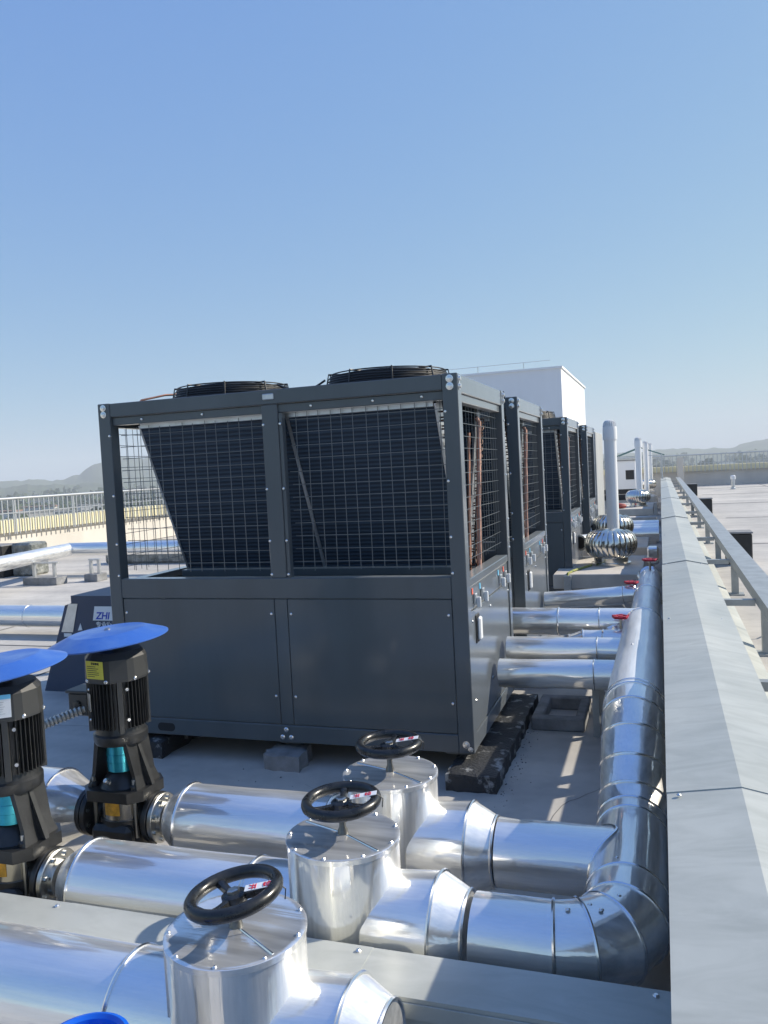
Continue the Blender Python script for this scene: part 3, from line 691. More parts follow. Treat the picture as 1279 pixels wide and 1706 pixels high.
# ------------------------------------------------------------------ valves with clad drums
ZP = 0.255
Y1, Y2, Y3 = 1.83, 2.39, 2.94
rivet_me = MB().lathe([(0.006, 0), (0.006, 0.002), (0.003, 0.005)], (0,0,0), (0,0,1), 8).mesh('rivet', M['screw'])
TAGK = text_mesh('tag_glyph_kai', '开', 0.022, M['redink'], 0, 0.0003); TAGC = text_mesh('tag_glyph_chang', '常', 0.022, M['redink'], 0, 0.0003)
def make_valve(loc, label, wz, tilt, spin, tagang):
    v = thing('clad_valve', label, 'valve', loc, 0, 'foil-clad gate valves with black handwheels')
    rd, zt = 0.180, 0.525
    MB().lathe([(rd, 0.03), (rd, zt-0.14), (rd+0.0008, zt-0.07), (rd, zt)], (0,0,0), (0,0,1), 64).build('drum', M['alu_z'], v, True, 40)
    MB().box(-rd*math.sin(0.9)-0.004, -rd*math.sin(0.9)+0.004, -rd*math.cos(0.9)-0.003, -rd*math.cos(0.9)+0.01, 0.03, zt-0.002).build('drum_seam', M['bead'], v, False)
    cap = MB().lathe([(rd+0.004, zt-0.012), (rd+0.005, zt+0.004), (rd-0.004, zt+0.007), (rd-0.012, zt+0.004), (0.09, zt+0.007), (0.02, zt+0.009)], (0,0,0), (0,0,1), 64).build('drum_cap', M['alu_x'], v, True, 50)
    for k in range(9):
        a = 2*PI*k/9+spin*0.3; spawn('rivet', rivet_me, cap, (math.cos(a)*(rd-0.006), math.sin(a)*(rd-0.006), zt+0.006))
    for a in (-0.52, 2.75):
        MB().cyl((0.02*math.cos(a), 0.02*math.sin(a), zt+0.0085), (0.172*math.cos(a), 0.172*math.sin(a), zt+0.005), 0.0035, 6).build('cap_seam', M['bead'], cap)
    MB().lathe([(0.020, 0), (0.016, 0.02), (0.011, 0.03), (0.011, wz-zt-0.02)], (0,0,zt+0.002), (0,0,1), 14).build('stem', M['darksteel'], v)
    hw = MB().torus((0,0,0), (0,0,1), 0.113, 0.0175, 56, 12, 1.05).build('handwheel', M['handwheel'], v)
    hw.location = (0, 0, wz); hw.rotation_mode = 'ZXY'; hw.rotation_euler = (tilt[0], tilt[1], spin)
    MB().lathe([(0.030, -0.022), (0.034, -0.014), (0.034, 0.004), (0.028, 0.008), (0.018, 0.009)], (0,0,-0.006), (0,0,1), 24).build('hub', M['handwheel'], hw)
    MB().lathe([(0.017, 0), (0.017, 0.008), (0.011, 0.010)], (0,0,0.002), (0,0,1), 6).build('hub_nut', M['steel'], hw, False)
    for k in range(3):
        a = 2*PI*k/3; c_, s_ = math.cos(a), math.sin(a)
        V = []; F = []
        for i in range(7):
            t = i/6; rr = 0.026+0.084*t; w = 0.013-0.003*math.sin(PI*t)+0.004*t*t; hh = 0.008; z = -0.010+0.010*t*t
            for (q, zz) in ((-w, -hh), (w, -hh), (w*0.8, hh*0.7), (w*0.35, hh), (-w*0.35, hh), (-w*0.8, hh*0.7)): V.append((c_*rr-s_*q, s_*rr+c_*q, z+zz))
        for i in range(6):
            for k2 in range(6): F.append((i*6+k2, i*6+(k2+1) % 6, (i+1)*6+(k2+1) % 6, (i+1)*6+k2))
        MB().add(V, F).build('spoke', M['handwheel'], hw, True, 45)
    tg = MB().box(-0.044, 0.044, -0.012, 0.012, 0, 0.0014).build('hang_tag', M['white'], v, False)
    tg.location = (0.075*math.cos(tagang), 0.075*math.sin(tagang), wz+0.022); tg.rotation_euler = (0.15, -0.18, tagang+0.1)
    spawn('tag_glyph', TAGC, tg, (0.014, 0, 0.0021), (0,0,-PI/2)); spawn('tag_glyph', TAGK, tg, (-0.024, 0, 0.0021), (0,0,-PI/2))
    MB().tube([(0.112*math.cos(tagang+.1)+0.0, 0.112*math.sin(tagang+.1), wz+0.026), (0.136*math.cos(tagang+.1), 0.136*math.sin(tagang+.1), wz+0.008), (0.133*math.cos(tagang+.1), 0.133*math.sin(tagang+.1), wz-0.02)], 0.0018, 5).build('cable_tie', M['blackwire'], v)
    # side neck and flange jacket towards the manifold
    section('neck_jacket', (0.10, 0, ZP), (0.315, 0, ZP), None, None, 0.158, M['alu_x'], v, 0.172)
    bead((0.315, 0, ZP), (1, 0, 0), 0.173, v)
    section('reducer', (0.315, 0, ZP), (0.405, 0, ZP), None, None, 0.171, M['alu_x'], v, 0.126)
    bead((0.405, 0, ZP), (1, 0, 0), 0.127, v)
    return v
make_valve((-1.03, Y3, 0), 'farthest of three foil-clad valves, its black handwheel before the heat pump', 0.640, (0.02, -0.01), 1.62, 0.02)
make_valve((-1.01, Y2, 0), 'middle one of the three foil-clad valves with black handwheels', 0.640, (0.03, -0.03), 1.85, 0.1)
make_valve((-1.085, Y1-0.01, 0), 'nearest foil-clad valve with its black handwheel tilted, at the bottom edge', 0.622, (0.03, -0.15), 2.45, 0.18)

# ------------------------------------------------------------------ lagged pipes between pumps, valves and manifold
def pump_pipe(label, y, x0, x1, seam):
    p = thing('lagged_pipe', label, 'pipe', (0, y, 0), 0, 'foil-clad pipes from pump to valve')
    if x0 is not None:
        section('end_cone', (x0, 0, ZP), (x0+0.085, 0, ZP), None, None, 0.098, M['alu_x'], p, 0.150)
        bead((x0+0.085, 0, ZP), (1,0,0), 0.151, p)
        section('pipe_section', (x0+0.085, 0, ZP), (seam, 0, ZP), None, None, 0.150, M['alu_x'], p)
    else:
        section('pipe_section', (-3.4, 0, ZP), (seam, 0, ZP), None, None, 0.150, M['alu_x'], p)
    bead((seam, 0, ZP), (1,0,0), 0.152, p)
    section('pipe_section', (seam, 0, ZP), (x1, 0, ZP), None, None, 0.1515, M['alu_x'], p)
    return p
pump_pipe('thick foil-clad pipe between the farther pump and the farthest valve', Y3, -2.02, -1.16, -1.28)
pump_pipe('thick foil-clad pipe between the nearer pump and the middle valve', Y2, -2.09, -1.14, -1.34)
pump_pipe('thick foil-clad pipe at the bottom left running into the nearest valve', Y1, None, -1.18, -1.42)
XH = -0.148
ZU = 0.552
pp = thing('branch_pipe', 'foil-clad branch pipe from the farthest valve into the manifold tee', 'pipe', (0, Y3, 0))
section('pipe_section', (-0.615, 0, ZP), (XH, 0, ZP), None, None, 0.1245, M['alu_x'], pp, None, 64, ((0.055, 1.2, 0.032, 0.010), (0.055, 2.0, 0.030, 0.008)))
# saddle seam where the branch meets the manifold
V = []
rb, rh = 0.127, 0.133
sad = []
for i in range(41):
    a = 2*PI*i/40; yy = rb*math.cos(a); zz = rb*math.sin(a); xx = -math.sqrt(max(0, rh*rh-zz*zz)); sad.append((XH+xx-0.001, yy, ZP+zz))
MB().tube(sad, 0.006, 6).build('saddle_seam', M['bead'], pp)

man = thing('manifold_pipe', 'large foil-clad manifold pipe with lobster-back bends beside the ridge cover', 'pipe')
rm = 0.131
pts = [(-0.585, Y2, ZP), (-0.345, Y2, ZP), (-0.262, Y2+0.018, ZP), (-0.190, Y2+0.070, ZP), (XH-0.004, Y2+0.155, ZP), (XH, Y2+0.29, ZP), (XH, 3.15, ZP), (XH, 3.25, ZP+0.012), (XH, 3.35, ZP+0.060), (XH, 3.46, ZP+0.145), (XH, 3.57, ZP+0.225), (XH, 3.68, ZP+0.280), (XH, 3.80, ZU), (XH+0.004, 5.70, ZU)]
rr_ = [0.1245, 0.1245]+[rm-0.003]*1+[rm]*10+[0.133]
mats = ['alu_x','alu_x','alu_x','alu_y','alu_y','alu_y','alu_y','alu_y','alu_y','alu_y','alu_y','alu_y','alu_dull']
rr_[-1] = 0.126; rr_[-2] = 0.134; rr_[-3] = 0.133
pipe_run(man, pts, rr_, [M[m] for m in mats])
bead((XH, 3.845, ZU), (0,1,0), 0.1355, man)
bead((XH+0.004, 5.70, ZU), (0,1,0), 0.1275, man)
section('end_reducer', (XH+0.004, 5.70, ZU), (XH+0.007, 5.92, ZU), None, None, 0.126, M['alu_dull'], man, 0.106)
section('pipe_section', (XH+0.007, 5.92, ZU), (XH+0.018, 8.0, ZU), None, None, 0.106, M['alu_dull'], man, 0.098)
bead((XH+0.012, 6.9, ZU), (0,1,0), 0.104, man)
for (yy, zc, r_) in ((2.72, ZP, rm), (3.2, ZP, rm), (4.6, ZU, 0.130)):
    for k in range(1):
        spawn('rivet', rivet_me, man, (XH-0.03, yy, zc+r_-0.003))
for (xx, yy) in ((-0.30, Y2-0.02), (-0.24, Y2+0.02), (-0.205, Y2+0.0), (-0.16, Y2+0.09)):
    spawn('rivet', rivet_me, man, (xx, yy, ZP+0.125), (0,0,0), (1.3,1.3,1.3))
for yy in (4.5, 6.05, 7.6):
    MB().box(XH-0.16, XH+0.13, yy, yy+0.05, 0.375, 0.42).build('pipe_bracket', M['gratbar'], man, False)
    MB().box(XH-0.16, XH-0.12, yy, yy+0.05, 0.0, 0.375).build('bracket_leg', M['gratbar'], man, False)

def red_valve(label, loc, r=0.055):
    v = thing('small_valve', label, 'valve', loc, 0, 'small valves with red handwheels')
    MB().cyl((0,0,-0.10), (0,0,0.01), 0.010, 8).build('stem', M['steel'], v)
    hw = MB().torus((0,0,0.012), (0,0,1), r, 0.0095, 28, 8).build('handwheel', M['red'], v)
    for k in range(5):
        a = 2*PI*k/5; MB().cyl((0.01*math.cos(a), 0.01*math.sin(a), 0.008), (r*math.cos(a), r*math.sin(a), 0.012), 0.006, 6).build('spoke', M['red'], hw)
        MB().lathe([(0.013, -0.008), (0.015, 0), (0.013, 0.010)], (r*math.cos(a+.3), r*math.sin(a+.3), 0.012), (0,0,1), 8).build('grip_lobe', M['red'], hw)
    MB().lathe([(0.018, 0), (0.018, 0.016)], (0,0,0.004), (0,0,1), 10).build('hub', M['red'], hw)
    MB().bbox(-0.05, 0.05, -0.03, 0.03, -0.17, -0.09, 0.012).build('valve_body', M['wrap'], v)
    return v
red_valve('small valve with red handwheel at the far end of the manifold pipe', (-0.122, 7.85, 0.735), 0.058)
red_valve('small valve with red handwheel on the short elbow pipe beside the manifold', (-0.285, 5.62, 0.625), 0.045)
red_valve('small valve with red handwheel where the second heat pump branch meets the manifold', (-0.262, 7.05, 0.645), 0.048)

def branch(label, pts, r, seams, collar=True):
    p = thing('branch_pipe', label, 'pipe')
    pipe_run(p, pts, r, M['alu_x'])
    for s in seams:
        a = Vector(pts[0]); b = Vector(pts[-1]); d = (b-a).normalized(); bead(a.lerp(b, s), d, r+0.0015, p, None, 0.004)
    if collar:
        a = Vector(pts[0]); d = (Vector(pts[1])-a).normalized()
        MB().lathe([(r*0.75, -0.006), (r*0.75, 0.01)], a, d, 24).build('rubber_collar', M['blackbox'], p)
    return p
branch('lower foil-clad branch pipe from the nearest heat pump to the manifold', [(-0.975, 4.92, 0.415), (-0.20, 4.92, 0.425)], 0.087, (0.73,))
branch('upper foil-clad branch pipe from the nearest heat pump, just behind the lower one', [(-0.975, 5.21, 0.50), (-0.20, 5.21, 0.505)], 0.079, (0.73,))
branch('foil-clad pipe emerging from behind the nearest heat pump towards the manifold', [(-2.2, 6.02+0.30-0.52, 0.52), (-0.80, 5.80, 0.525), (-0.18, 5.80, 0.52)][0:0] or [(-1.9, 5.86, 0.555), (-0.72, 5.86, 0.555), (-0.2, 5.86, 0.555)], 0.096, (0.86,), False)
MB
branch('tilted foil-clad branch pipe from the second heat pump to the manifold', [(-0.975, 7.05, 0.50), (-0.24, 7.05, 0.555)], 0.076, (0.88,))
branch('foil-clad branch pipe beside the third heat pump behind the turbine vent', [(-0.975, 10.4, 0.66), (-0.62, 10.9, 0.66)], 0.10, ())
el_ = thing('elbow_pipe', 'short foil-clad elbow pipe turning down in front of a larger pipe', 'pipe')
pipe_run(el_, [(-0.60, 5.60, 0.30), (-0.60, 5.60, 0.40), (-0.575, 5.60, 0.455), (-0.52, 5.60, 0.475), (-0.40, 5.60, 0.478), (-0.22, 5.60, 0.48)], 0.074, M['alu_x'])
# crumpled joints where branches meet
def foil_wrap(label, c, r):
    rnd = random.Random(int(c[1]*100)); V = []; F = []; n, m = 14, 9
    for k in range(m+1):
        ph = PI*k/m
        for i in range(n):
            a = 2*PI*i/n; rr = r*(1+rnd.uniform(-.13, .13)); V.append((c[0]+rr*math.sin(ph)*math.cos(a), c[1]+rr*math.sin(ph)*math.sin(a), c[2]+rr*math.cos(ph)))
    for k in range(m):
        for i in range(n): F.append((k*n+i, k*n+(i+1) % n, (k+1)*n+(i+1) % n, (k+1)*n+i))
    tag(MB().add(V, F).build('foil_wrap', M['wrap'], None, False), label, 'pipe wrap')
foil_wrap('crumpled foil wrapping under the red valve of the elbow pipe', (-0.31, 5.66, 0.475), 0.095)
foil_wrap('crumpled foil wrapping under the red valve of the second heat pump branch', (-0.27, 7.07, 0.53), 0.095)
foil_wrap('crumpled foil wrapping around the far end of the manifold pipe', (XH+0.018, 8.02, ZU), 0.105)

# ------------------------------------------------------------------ flat grey cable duct crossing the foreground
dz0, dz1, dy0, dy1 = 0.05, 0.300, 1.985, 2.178
du = thing('cable_duct', 'flat grey sheet-metal cable duct crossing the foreground between the pipes', 'duct')
for i, (a, b) in enumerate([(-3.6, -1.92), (-1.918, -0.845), (-0.843, -0.02)]):
    MB().box(a, b+0.002, dy0+0.0006*(i % 2), dy1, dz0, dz1+0.0012*(i % 2)).build('duct_section', M['cover'], du, False)
    MB().bbox(a, b, dy0-0.006, dy0-0.001, dz1-0.055, dz1-0.012, 0.001).build('lid_lip', M['cover'], du)
    for yy in (dy0+0.03, dy1-0.03): spawn('screw', screw_me, du, (b-0.035, yy, dz1+0.0015*(i % 2)))
    MB().box(a+0.3, a+0.36, dy0+0.02, dy1-0.02, 0, dz0).build('duct_foot', M['gratbar'], du, False)

# ------------------------------------------------------------------ vertical pumps
def make_pump(x, y, label, dish_label, seed, labelcol, dtilt):
    p = thing('vertical_pump', label, 'pump', (x, y, 0), 0, 'black vertical pumps with blue rain hats')
    I = M['iron']
    # base casting with in-line flanges along X
    MB().bbox(-0.125, 0.115, -0.115, 0.115, 0.02, 0.045, 0.006).build('base_foot', I, p)
    MB().lathe([(0.115, 0.045), (0.120, 0.08), (0.112, 0.20), (0.105, 0.262)], (0,0,0), (0,0,1), 28).build('pump_casing', I, p)
    MB().bbox(-0.105, 0.095, -0.12, -0.06, 0.05, 0.245, 0.02).build('casing_face', I, p)
    MB().lathe([(0.02, 0), (0.017, 0.014), (0.012, 0.018)], (-0.03, -0.119, 0.14), (0,-1,0), 8).build('drain_plug', I, p)
    for s in (1, -1):
        fl = MB().lathe([(0.062, 0.09), (0.060, 0.135), (0.105, 0.145), (0.107, 0.165), (0.105, 0.168)], (0,0,ZP), (s,0,0), 32).build('flange', I, p)
        MB().lathe([(0.103, 0.174), (0.104, 0.190), (0.100, 0.193), (0.070, 0.194), (0.070, 0.215)], (0,0,ZP), (s,0,0), 32).build('counter_flange', M['steel'] if s > 0 else I, fl)
        for k in range(8):
            a = 2*PI*k/8+0.39; MB().cyl((s*0.138, 0.085*math.cos(a), ZP+0.085*math.sin(a)), (s*0.204, 0.085*math.cos(a), ZP+0.085*math.sin(a)), 0.009, 6).build('flange_bolt', M['steel'], fl)
    # stainless chamber sleeve, tie rods, head plate
    MB().lathe([(0.098, 0.255), (0.098, 0.352)], (0,0,0), (0,0,1), 36).build('chamber_sleeve', M['sleeve'], p)
    # curved orange label on the sleeve
    V = []; F = []
    for i in range(7):
        a = -1.95+0.75*i/6
        for z in (0.285, 0.343): V.append((0.0995*math.cos(a), 0.0995*math.sin(a), z))
    for i in range(6): F.append((2*i, 2*i+2, 2*i+3, 2*i+1))
    MB().add(V, F).build('sleeve_label', M['orange'], p)
    for a in (0.65, 2.5, -0.65, -2.5):
        MB().cyl((0.128*math.cos(a), 0.118*math.sin(a), 0.19), (0.128*math.cos(a), 0.118*math.sin(a), 0.44), 0.0085, 8).build('tie_rod', M['steel'], p)
        MB().lathe([(0.017, 0), (0.017, 0.014), (0.010, 0.022)], (0.128*math.cos(a), 0.118*math.sin(a), 0.398), (0,0,1), 6).build('tie_nut', M['steel'] if a in (0.65,) else I, p, False)
    hp = [(-0.10,-0.125),(0.10,-0.125),(0.148,-0.075),(0.148,0.075),(0.10,0.125),(-0.10,0.125),(-0.148,0.075),(-0.148,-0.075)]
    MB().prism(hp, 0.352, 0.398, 'z').build('head_plate', I, p, False)
    MB().lathe([(0.105, 0.398), (0.085, 0.425), (0.06, 0.455), (0.05, 0.46)], (0,0,0), (0,0,1), 28).build('seal_cover', I, p)
    MB().lathe([(0.014, 0), (0.014, 0.02), (0.009, 0.03)], (-0.012, -0.085, 0.425), (-0.1,-0.8,0.6), 8).build('vent_plug', M['screw'], p)
    # motor stool: two tapering cheeks and the cyan coupling guard between
    for s in (1, -1):
        V = []
        for (z, xo, w, th) in ((0.398, 0.125, 0.085, 0.020), (0.45, 0.110, 0.070, 0.018), (0.60, 0.080, 0.078, 0.020)):
            V += [(s*xo, -w, z), (s*xo, w, z), (s*(xo-th), w, z), (s*(xo-th), -w, z)]
        F = [(0,1,2,3), (8,9,10,11)]
        for k in range(2):
            for i in range(4): F.append((k*4+i, k*4+(i+1) % 4, (k+1)*4+(i+1) % 4, (k+1)*4+i))
        MB().add(V, F).build('stool_cheek', I, p, False)
        MB().prism([(s*0.122, 0.40), (s*0.150, 0.40), (s*0.080, 0.60), (s*0.076, 0.60)], -0.010, 0.010).build('stool_rib', I, p, False)
    MB().lathe([(0.066, 0.462), (0.066, 0.50), (0.0675, 0.502), (0.0675, 0.535), (0.066, 0.537), (0.066, 0.585)], (0,0,0), (0,0,1), 32).build('coupling_guard', M['cyan'], p)
    MB().lathe([(0.085, 0.578), (0.108, 0.585), (0.114, 0.60), (0.114, 0.625), (0.106, 0.632), (0.100, 0.66)], (0,0,0), (0,0,1), 40).build('motor_flange', I, p)
    # motor: core, fins, corner ribs
    core = MB().lathe([(0.101, 0.655), (0.101, 0.875)], (0,0,0), (0,0,1), 32).build('motor_core', I, p)
    fm = MB()
    for k in range(44):
        a = 2*PI*k/44
        if abs(((a-PI/4) % (PI/2))-0) < 0.08: continue
        e = Vector((math.cos(a), math.sin(a), 0)); t = Vector((-math.sin(a), math.cos(a), 0))
        ro = 0.122; V = []
        for z in (0.66, 0.872):
            V += [e*0.098+t*0.0022, e*0.098-t*0.0022, e*ro-t*0.0013, e*ro+t*0.0013]
            V[-4:] = [q+Vector((0,0,z)) for q in V[-4:]]
        fm.add(V, [(0,1,2,3),(4,7,6,5),(0,4,5,1),(1,5,6,2),(2,6,7,3),(3,7,4,0)])
    tag(fm.build('cooling_fins', I, core, False), kind='stuff')
    for k in range(4):
        a = PI/4+PI/2*k-0.08
        e = Vector((math.cos(a), math.sin(a), 0)); t = Vector((-math.sin(a), math.cos(a), 0)); V = []
        for z in (0.645, 0.885):
            V += [(e*0.095+t*0.014+Vector((0,0,z))), (e*0.095-t*0.014+Vector((0,0,z))), (e*0.128-t*0.010+Vector((0,0,z))), (e*0.128+t*0.010+Vector((0,0,z)))]
        MB().add(V, [(0,1,2,3),(4,7,6,5),(0,4,5,1),(1,5,6,2),(2,6,7,3),(3,7,4,0)]).build('motor_rib', M['irongrey'], p, False)
        for z in (0.70, 0.83): MB().lathe([(0.007, 0), (0.007, 0.006)], e*0.118+t*0.03+Vector((0,0,z)), e, 8).build('rib_bolt', M['screw'], p)
    # faceted fan cowl
    n = 8; a0 = PI/8-0.08
    prof = [(0.131, 0.862), (0.134, 0.872), (0.130, 0.958), (0.108, 0.985)]
    V = []; F = []
    for (r_, z) in prof:
        for i in range(n):
            for da in (-0.12, 0.12):
                a = 2*PI*i/n+a0+da; V.append((r_*math.cos(a), r_*math.sin(a), z))
    nn = 2*n
    for k in range(len(prof)-1):
        for i in range(nn): F.append((k*nn+i, k*nn+(i+1) % nn, (k+1)*nn+(i+1) % nn, (k+1)*nn+i))
    F.append(tuple(range((len(prof)-1)*nn, len(prof)*nn))); F.append(tuple(range(nn))[::-1])
    MB().add(V, F).build('fan_cowl', M['irongrey'], p, False)
    for a in (-PI/2-0.48, -PI/2+0.30, -0.35, 0.5):
        e = Vector((math.cos(a), math.sin(a), 0)); MB().lathe([(0.009, 0), (0.008, 0.006), (0.004, 0.009)], e*0.130+Vector((0,0,0.872)), e, 10).build('cowl_screw', M['screw'], p)
    # sticker on the cowl
    la = -PI/2-0.08 if labelcol == 'yellow' else -PI/4-0.08
    sw, sh = (0.045, 0.038) if labelcol == 'yellow' else (0.027, 0.042)
    st = MB().box(-sw, sw, -0.0015, 0, -sh, sh).build('warning_sticker', M[labelcol], p, False)
    st.location = (0.1298*math.cos(la), 0.1298*math.sin(la), 0.922); st.rotation_euler = (0.03, 0.02, la+PI/2)
    rn = random.Random(seed)
    if labelcol == 'yellow':
        spawn('sticker_heading', HEADT, st, (0.004, -0.0021, 0.027), (PI/2,0,0))
    else:
        MB().box(-sw, sw, -0.0024, -0.0016, sh-0.016, sh).build('sticker_band', M['lightblue'], st, False)
    for k in range(6):
        w = rn.uniform(0.45, 1.0)*(2*sw-0.012); MB().box(-sw+0.006, -sw+0.006+w, -0.0023, -0.0016, 0.014-0.0085*k, 0.0165-0.0085*k).build('sticker_line', M['ink'] if labelcol == 'yellow' else M['galv'], st, False)
    # terminal box on the -X side, name plate, conduit
    tb = MB().bbox(-0.215, -0.112, -0.065, 0.045, 0.70, 0.80, 0.006).build('terminal_box', M['irongrey'], p)
    MB().bbox(-0.222, -0.105, -0.072, 0.052, 0.80, 0.812, 0.003).build('terminal_lid', M['irongrey'], tb)
    MB().lathe([(0.018, 0), (0.018, 0.01), (0.012, 0.012)], (-0.165, -0.064, 0.75), (0,-1,0), 16).build('blank_gland', M['iron'], tb)
    npl = MB().box(-0.02, 0.02, -0.0012, 0, -0.038, 0.038).build('name_plate', M['steel'], p, False)
    na = -PI/2-0.62; npl.location = (0.1245*math.cos(na), 0.1245*math.sin(na), 0.775); npl.rotation_euler = (0, 0, na+PI/2)
    # rain hat
    ht = MB().lathe([(0.045, -0.035), (0.045, 0.0), (0.247, 0.002), (0.253, 0.005), (0.253, 0.009), (0.247, 0.012), (0.165, 0.044), (0.158, 0.046), (0.06, 0.049), (0.01, 0.049)], (0,0,0), (0,0,1), 64).build('rain_hat', M['blue'], p, True, 14)
    ht.location = (-0.03, 0.0, 1.018); ht.rotation_euler = dtilt
    ht['label'] = dish_label
    MB().cyl((0,0,0.96), (0,0,1.03), 0.03, 12).build('hat_spindle', I, p)
    MB().lathe([(0.012, 0), (0.012, 0.006), (0.006, 0.010)], (0,0,0.049), (0,0,1), 6).build('hat_bolt', M['steel'], ht, False)
    return p
HEADT = text_mesh('sticker_heading', '注意事项', 0.0105, M['ink'], 0, 0.0002)
make_pump(-2.262, Y3, 'farther black vertical pump with yellow sticker under its blue rain hat', 'tilted round blue plastic rain hat', 3, 'yellow', (0.03, -0.075, 0))
make_pump(-2.345, Y2, 'nearer black vertical pump with white sticker under its blue rain hat, at left edge', 'tilted round blue plastic rain hat', 4, 'white', (0.05, -0.10, 0))
# flexible conduit from the farther pump's terminal box
cd = MB(); P0 = Vector((-2.40, Y3-0.05, 0.73)); P1 = Vector((-2.62, 2.62, 0.66)); P2 = Vector((-2.72, 2.42, 0.60))
path = []
for i in range(41):
    t = i/40; path.append((1-t)**2*P0+2*t*(1-t)*P1+t*t*P2)
pts2 = []; rad = []
for i in range(160):
    t = i/159*39.9; k = int(t); q = path[k].lerp(path[k+1], t-k); pts2.append(q); rad.append(0.019+0.0028*math.sin(i*2*PI/4))
tag(MB().tube(pts2, rad, 10).build('flexible_conduit', M['conduit'], None, True, 60), 'ribbed grey flexible conduit leaving the terminal box of the farther pump', 'conduit')
# suction-side lagging left of the pumps
lp = thing('suction_pipe', 'foil-clad tapered pipe end left of the farther pump', 'pipe', (0, Y3, 0))
section('end_cone', (-2.46, 0, ZP), (-2.60, 0, ZP), None, None, 0.10, M['alu_x'], lp, 0.165)
section('pipe_section', (-2.60, 0, ZP), (-3.6, 0, ZP), None, None, 0.165, M['alu_x'], lp); bead((-2.60,0,ZP), (1,0,0), 0.166, lp)
lp = thing('suction_pipe', 'foil-clad pipe end left of the nearer pump', 'pipe', (0, Y2, 0))
section('end_cone', (-2.54, 0, ZP), (-2.68, 0, ZP), None, None, 0.10, M['alu_x'], lp, 0.165)
section('pipe_section', (-2.68, 0, ZP), (-3.6, 0, ZP), None, None, 0.165, M['alu_x'], lp)
# blue bucket at the bottom edge
bk = thing('blue_bucket', 'bucket with glossy bright blue dished lid at the bottom edge', 'bucket', (-1.235, 1.405, 0))
bk.scale = (0.93, 0.93, 0.965)
MB().lathe([(0.085, 0.0), (0.092, 0.30), (0.097, 0.47), (0.091, 0.47), (0.086, 0.30), (0.080, 0.02)], (0,0,0), (0,0,1), 48).build('bucket_body', M['greyblock'], bk)
MB().lathe([(0.094, 0.462), (0.104, 0.465), (0.108, 0.49), (0.106, 0.503), (0.096, 0.506), (0.088, 0.498), (0.084, 0.475), (0.02, 0.470)], (0,0,0), (0,0,1), 48).build('bucket_lid', M['bucket'], bk)

# ------------------------------------------------------------------ cabinet with sloping side behind the nearest unit, left
cb = thing('dark_cabinet', 'dark blue-grey cabinet with sloping left side and white logo, behind nearest heat pump', 'cabinet')
yc = 5.46
MB().prism([(-4.93, 0.0), (-3.30, 0.0), (-3.30, 0.80), (-4.60, 0.80), (-4.60, 0.74), (-4.665, 0.72)], yc, yc+0.55).build('cabinet_body', mat('cabinet_paint', (0.032, 0.052, 0.095), 0.45, var=0.05, vscale=3), cb, False)
sl = MB().add([(-4.715, yc-0.004, 0.50), (-4.60, yc-0.004, 0.50), (-4.535, yc-0.004, 0.735), (-4.625, yc-0.004, 0.735), (-4.715, yc-0.001, 0.50), (-4.60, yc-0.001, 0.50), (-4.535, yc-0.001, 0.735), (-4.625, yc-0.001, 0.735)],
     [(0,1,2,3),(7,6,5,4),(0,4,5,1),(1,5,6,2),(2,6,7,3),(3,7,4,0)]).build('rating_plate', M['galv'], cb, False)
MB().box(-4.69, -4.615, yc-0.004, yc-0.001, 0.462, 0.49).build('serial_sticker', M['white'], cb, False)
MB().prism([(-4.55, 0.515), (-4.505, 0.52), (-4.52, 0.575)], yc-0.004, yc-0.001).build('warning_triangle', M['white'], cb, False)
lg = MB().add([(-4.395, yc-0.004, 0.60), (-3.82, yc-0.004, 0.60), (-3.80, yc-0.004, 0.715), (-4.37, yc-0.004, 0.715), (-4.395, yc-0.001, 0.60), (-3.82, yc-0.001, 0.60), (-3.80, yc-0.001, 0.715), (-4.37, yc-0.001, 0.715)],
     [(0,1,2,3),(7,6,5,4),(0,4,5,1),(1,5,6,2),(2,6,7,3),(3,7,4,0)]).build('logo_plate', M['white'], cb, False)
ZT = text_mesh('logo_text', 'ZHI', 0.080, M['blueink'], 0.25, 0.002)
spawn('logo_text', ZT, lg, (-4.30, yc-0.0048, 0.636), (PI/2, 0, 0))
spawn('logo_subtitle', text_mesh('logo_subtitle', '专业空', 0.052, M['white'], 0, 0.0008), cb, (-4.29, yc-0.003, 0.562), (PI/2, 0, 0))

# ------------------------------------------------------------------ old kerb block under the branch pipes
kb = thing('kerb_frame', 'small square concrete kerb frame on the roof under the branch pipes', 'kerb')
for (a, b, c_, d_) in ((-0.83, -0.50, 5.12, 5.19), (-0.83, -0.50, 5.58, 5.65), (-0.83, -0.76, 5.191, 5.579), (-0.56, -0.50, 5.191, 5.579)):
    MB().bbox(a, b, c_, d_, 0.0, 0.085, 0.008).build('kerb_side', M['greyblock'], kb)
ba = thing('bracket_frame', 'small steel angle stand on the roof left of the manifold', 'bracket')
MB().box(-0.44, -0.40, 5.05, 5.09, 0.0, 0.33).build('leg', M['gratbar'], ba, False); MB().box(-0.44, -0.40, 5.5, 5.54, 0.0, 0.33).build('leg', M['gratbar'], ba, False)
MB().box(-0.44, -0.40, 5.0, 5.6, 0.331, 0.36).build('cross_piece', M['gratbar'], ba, False)

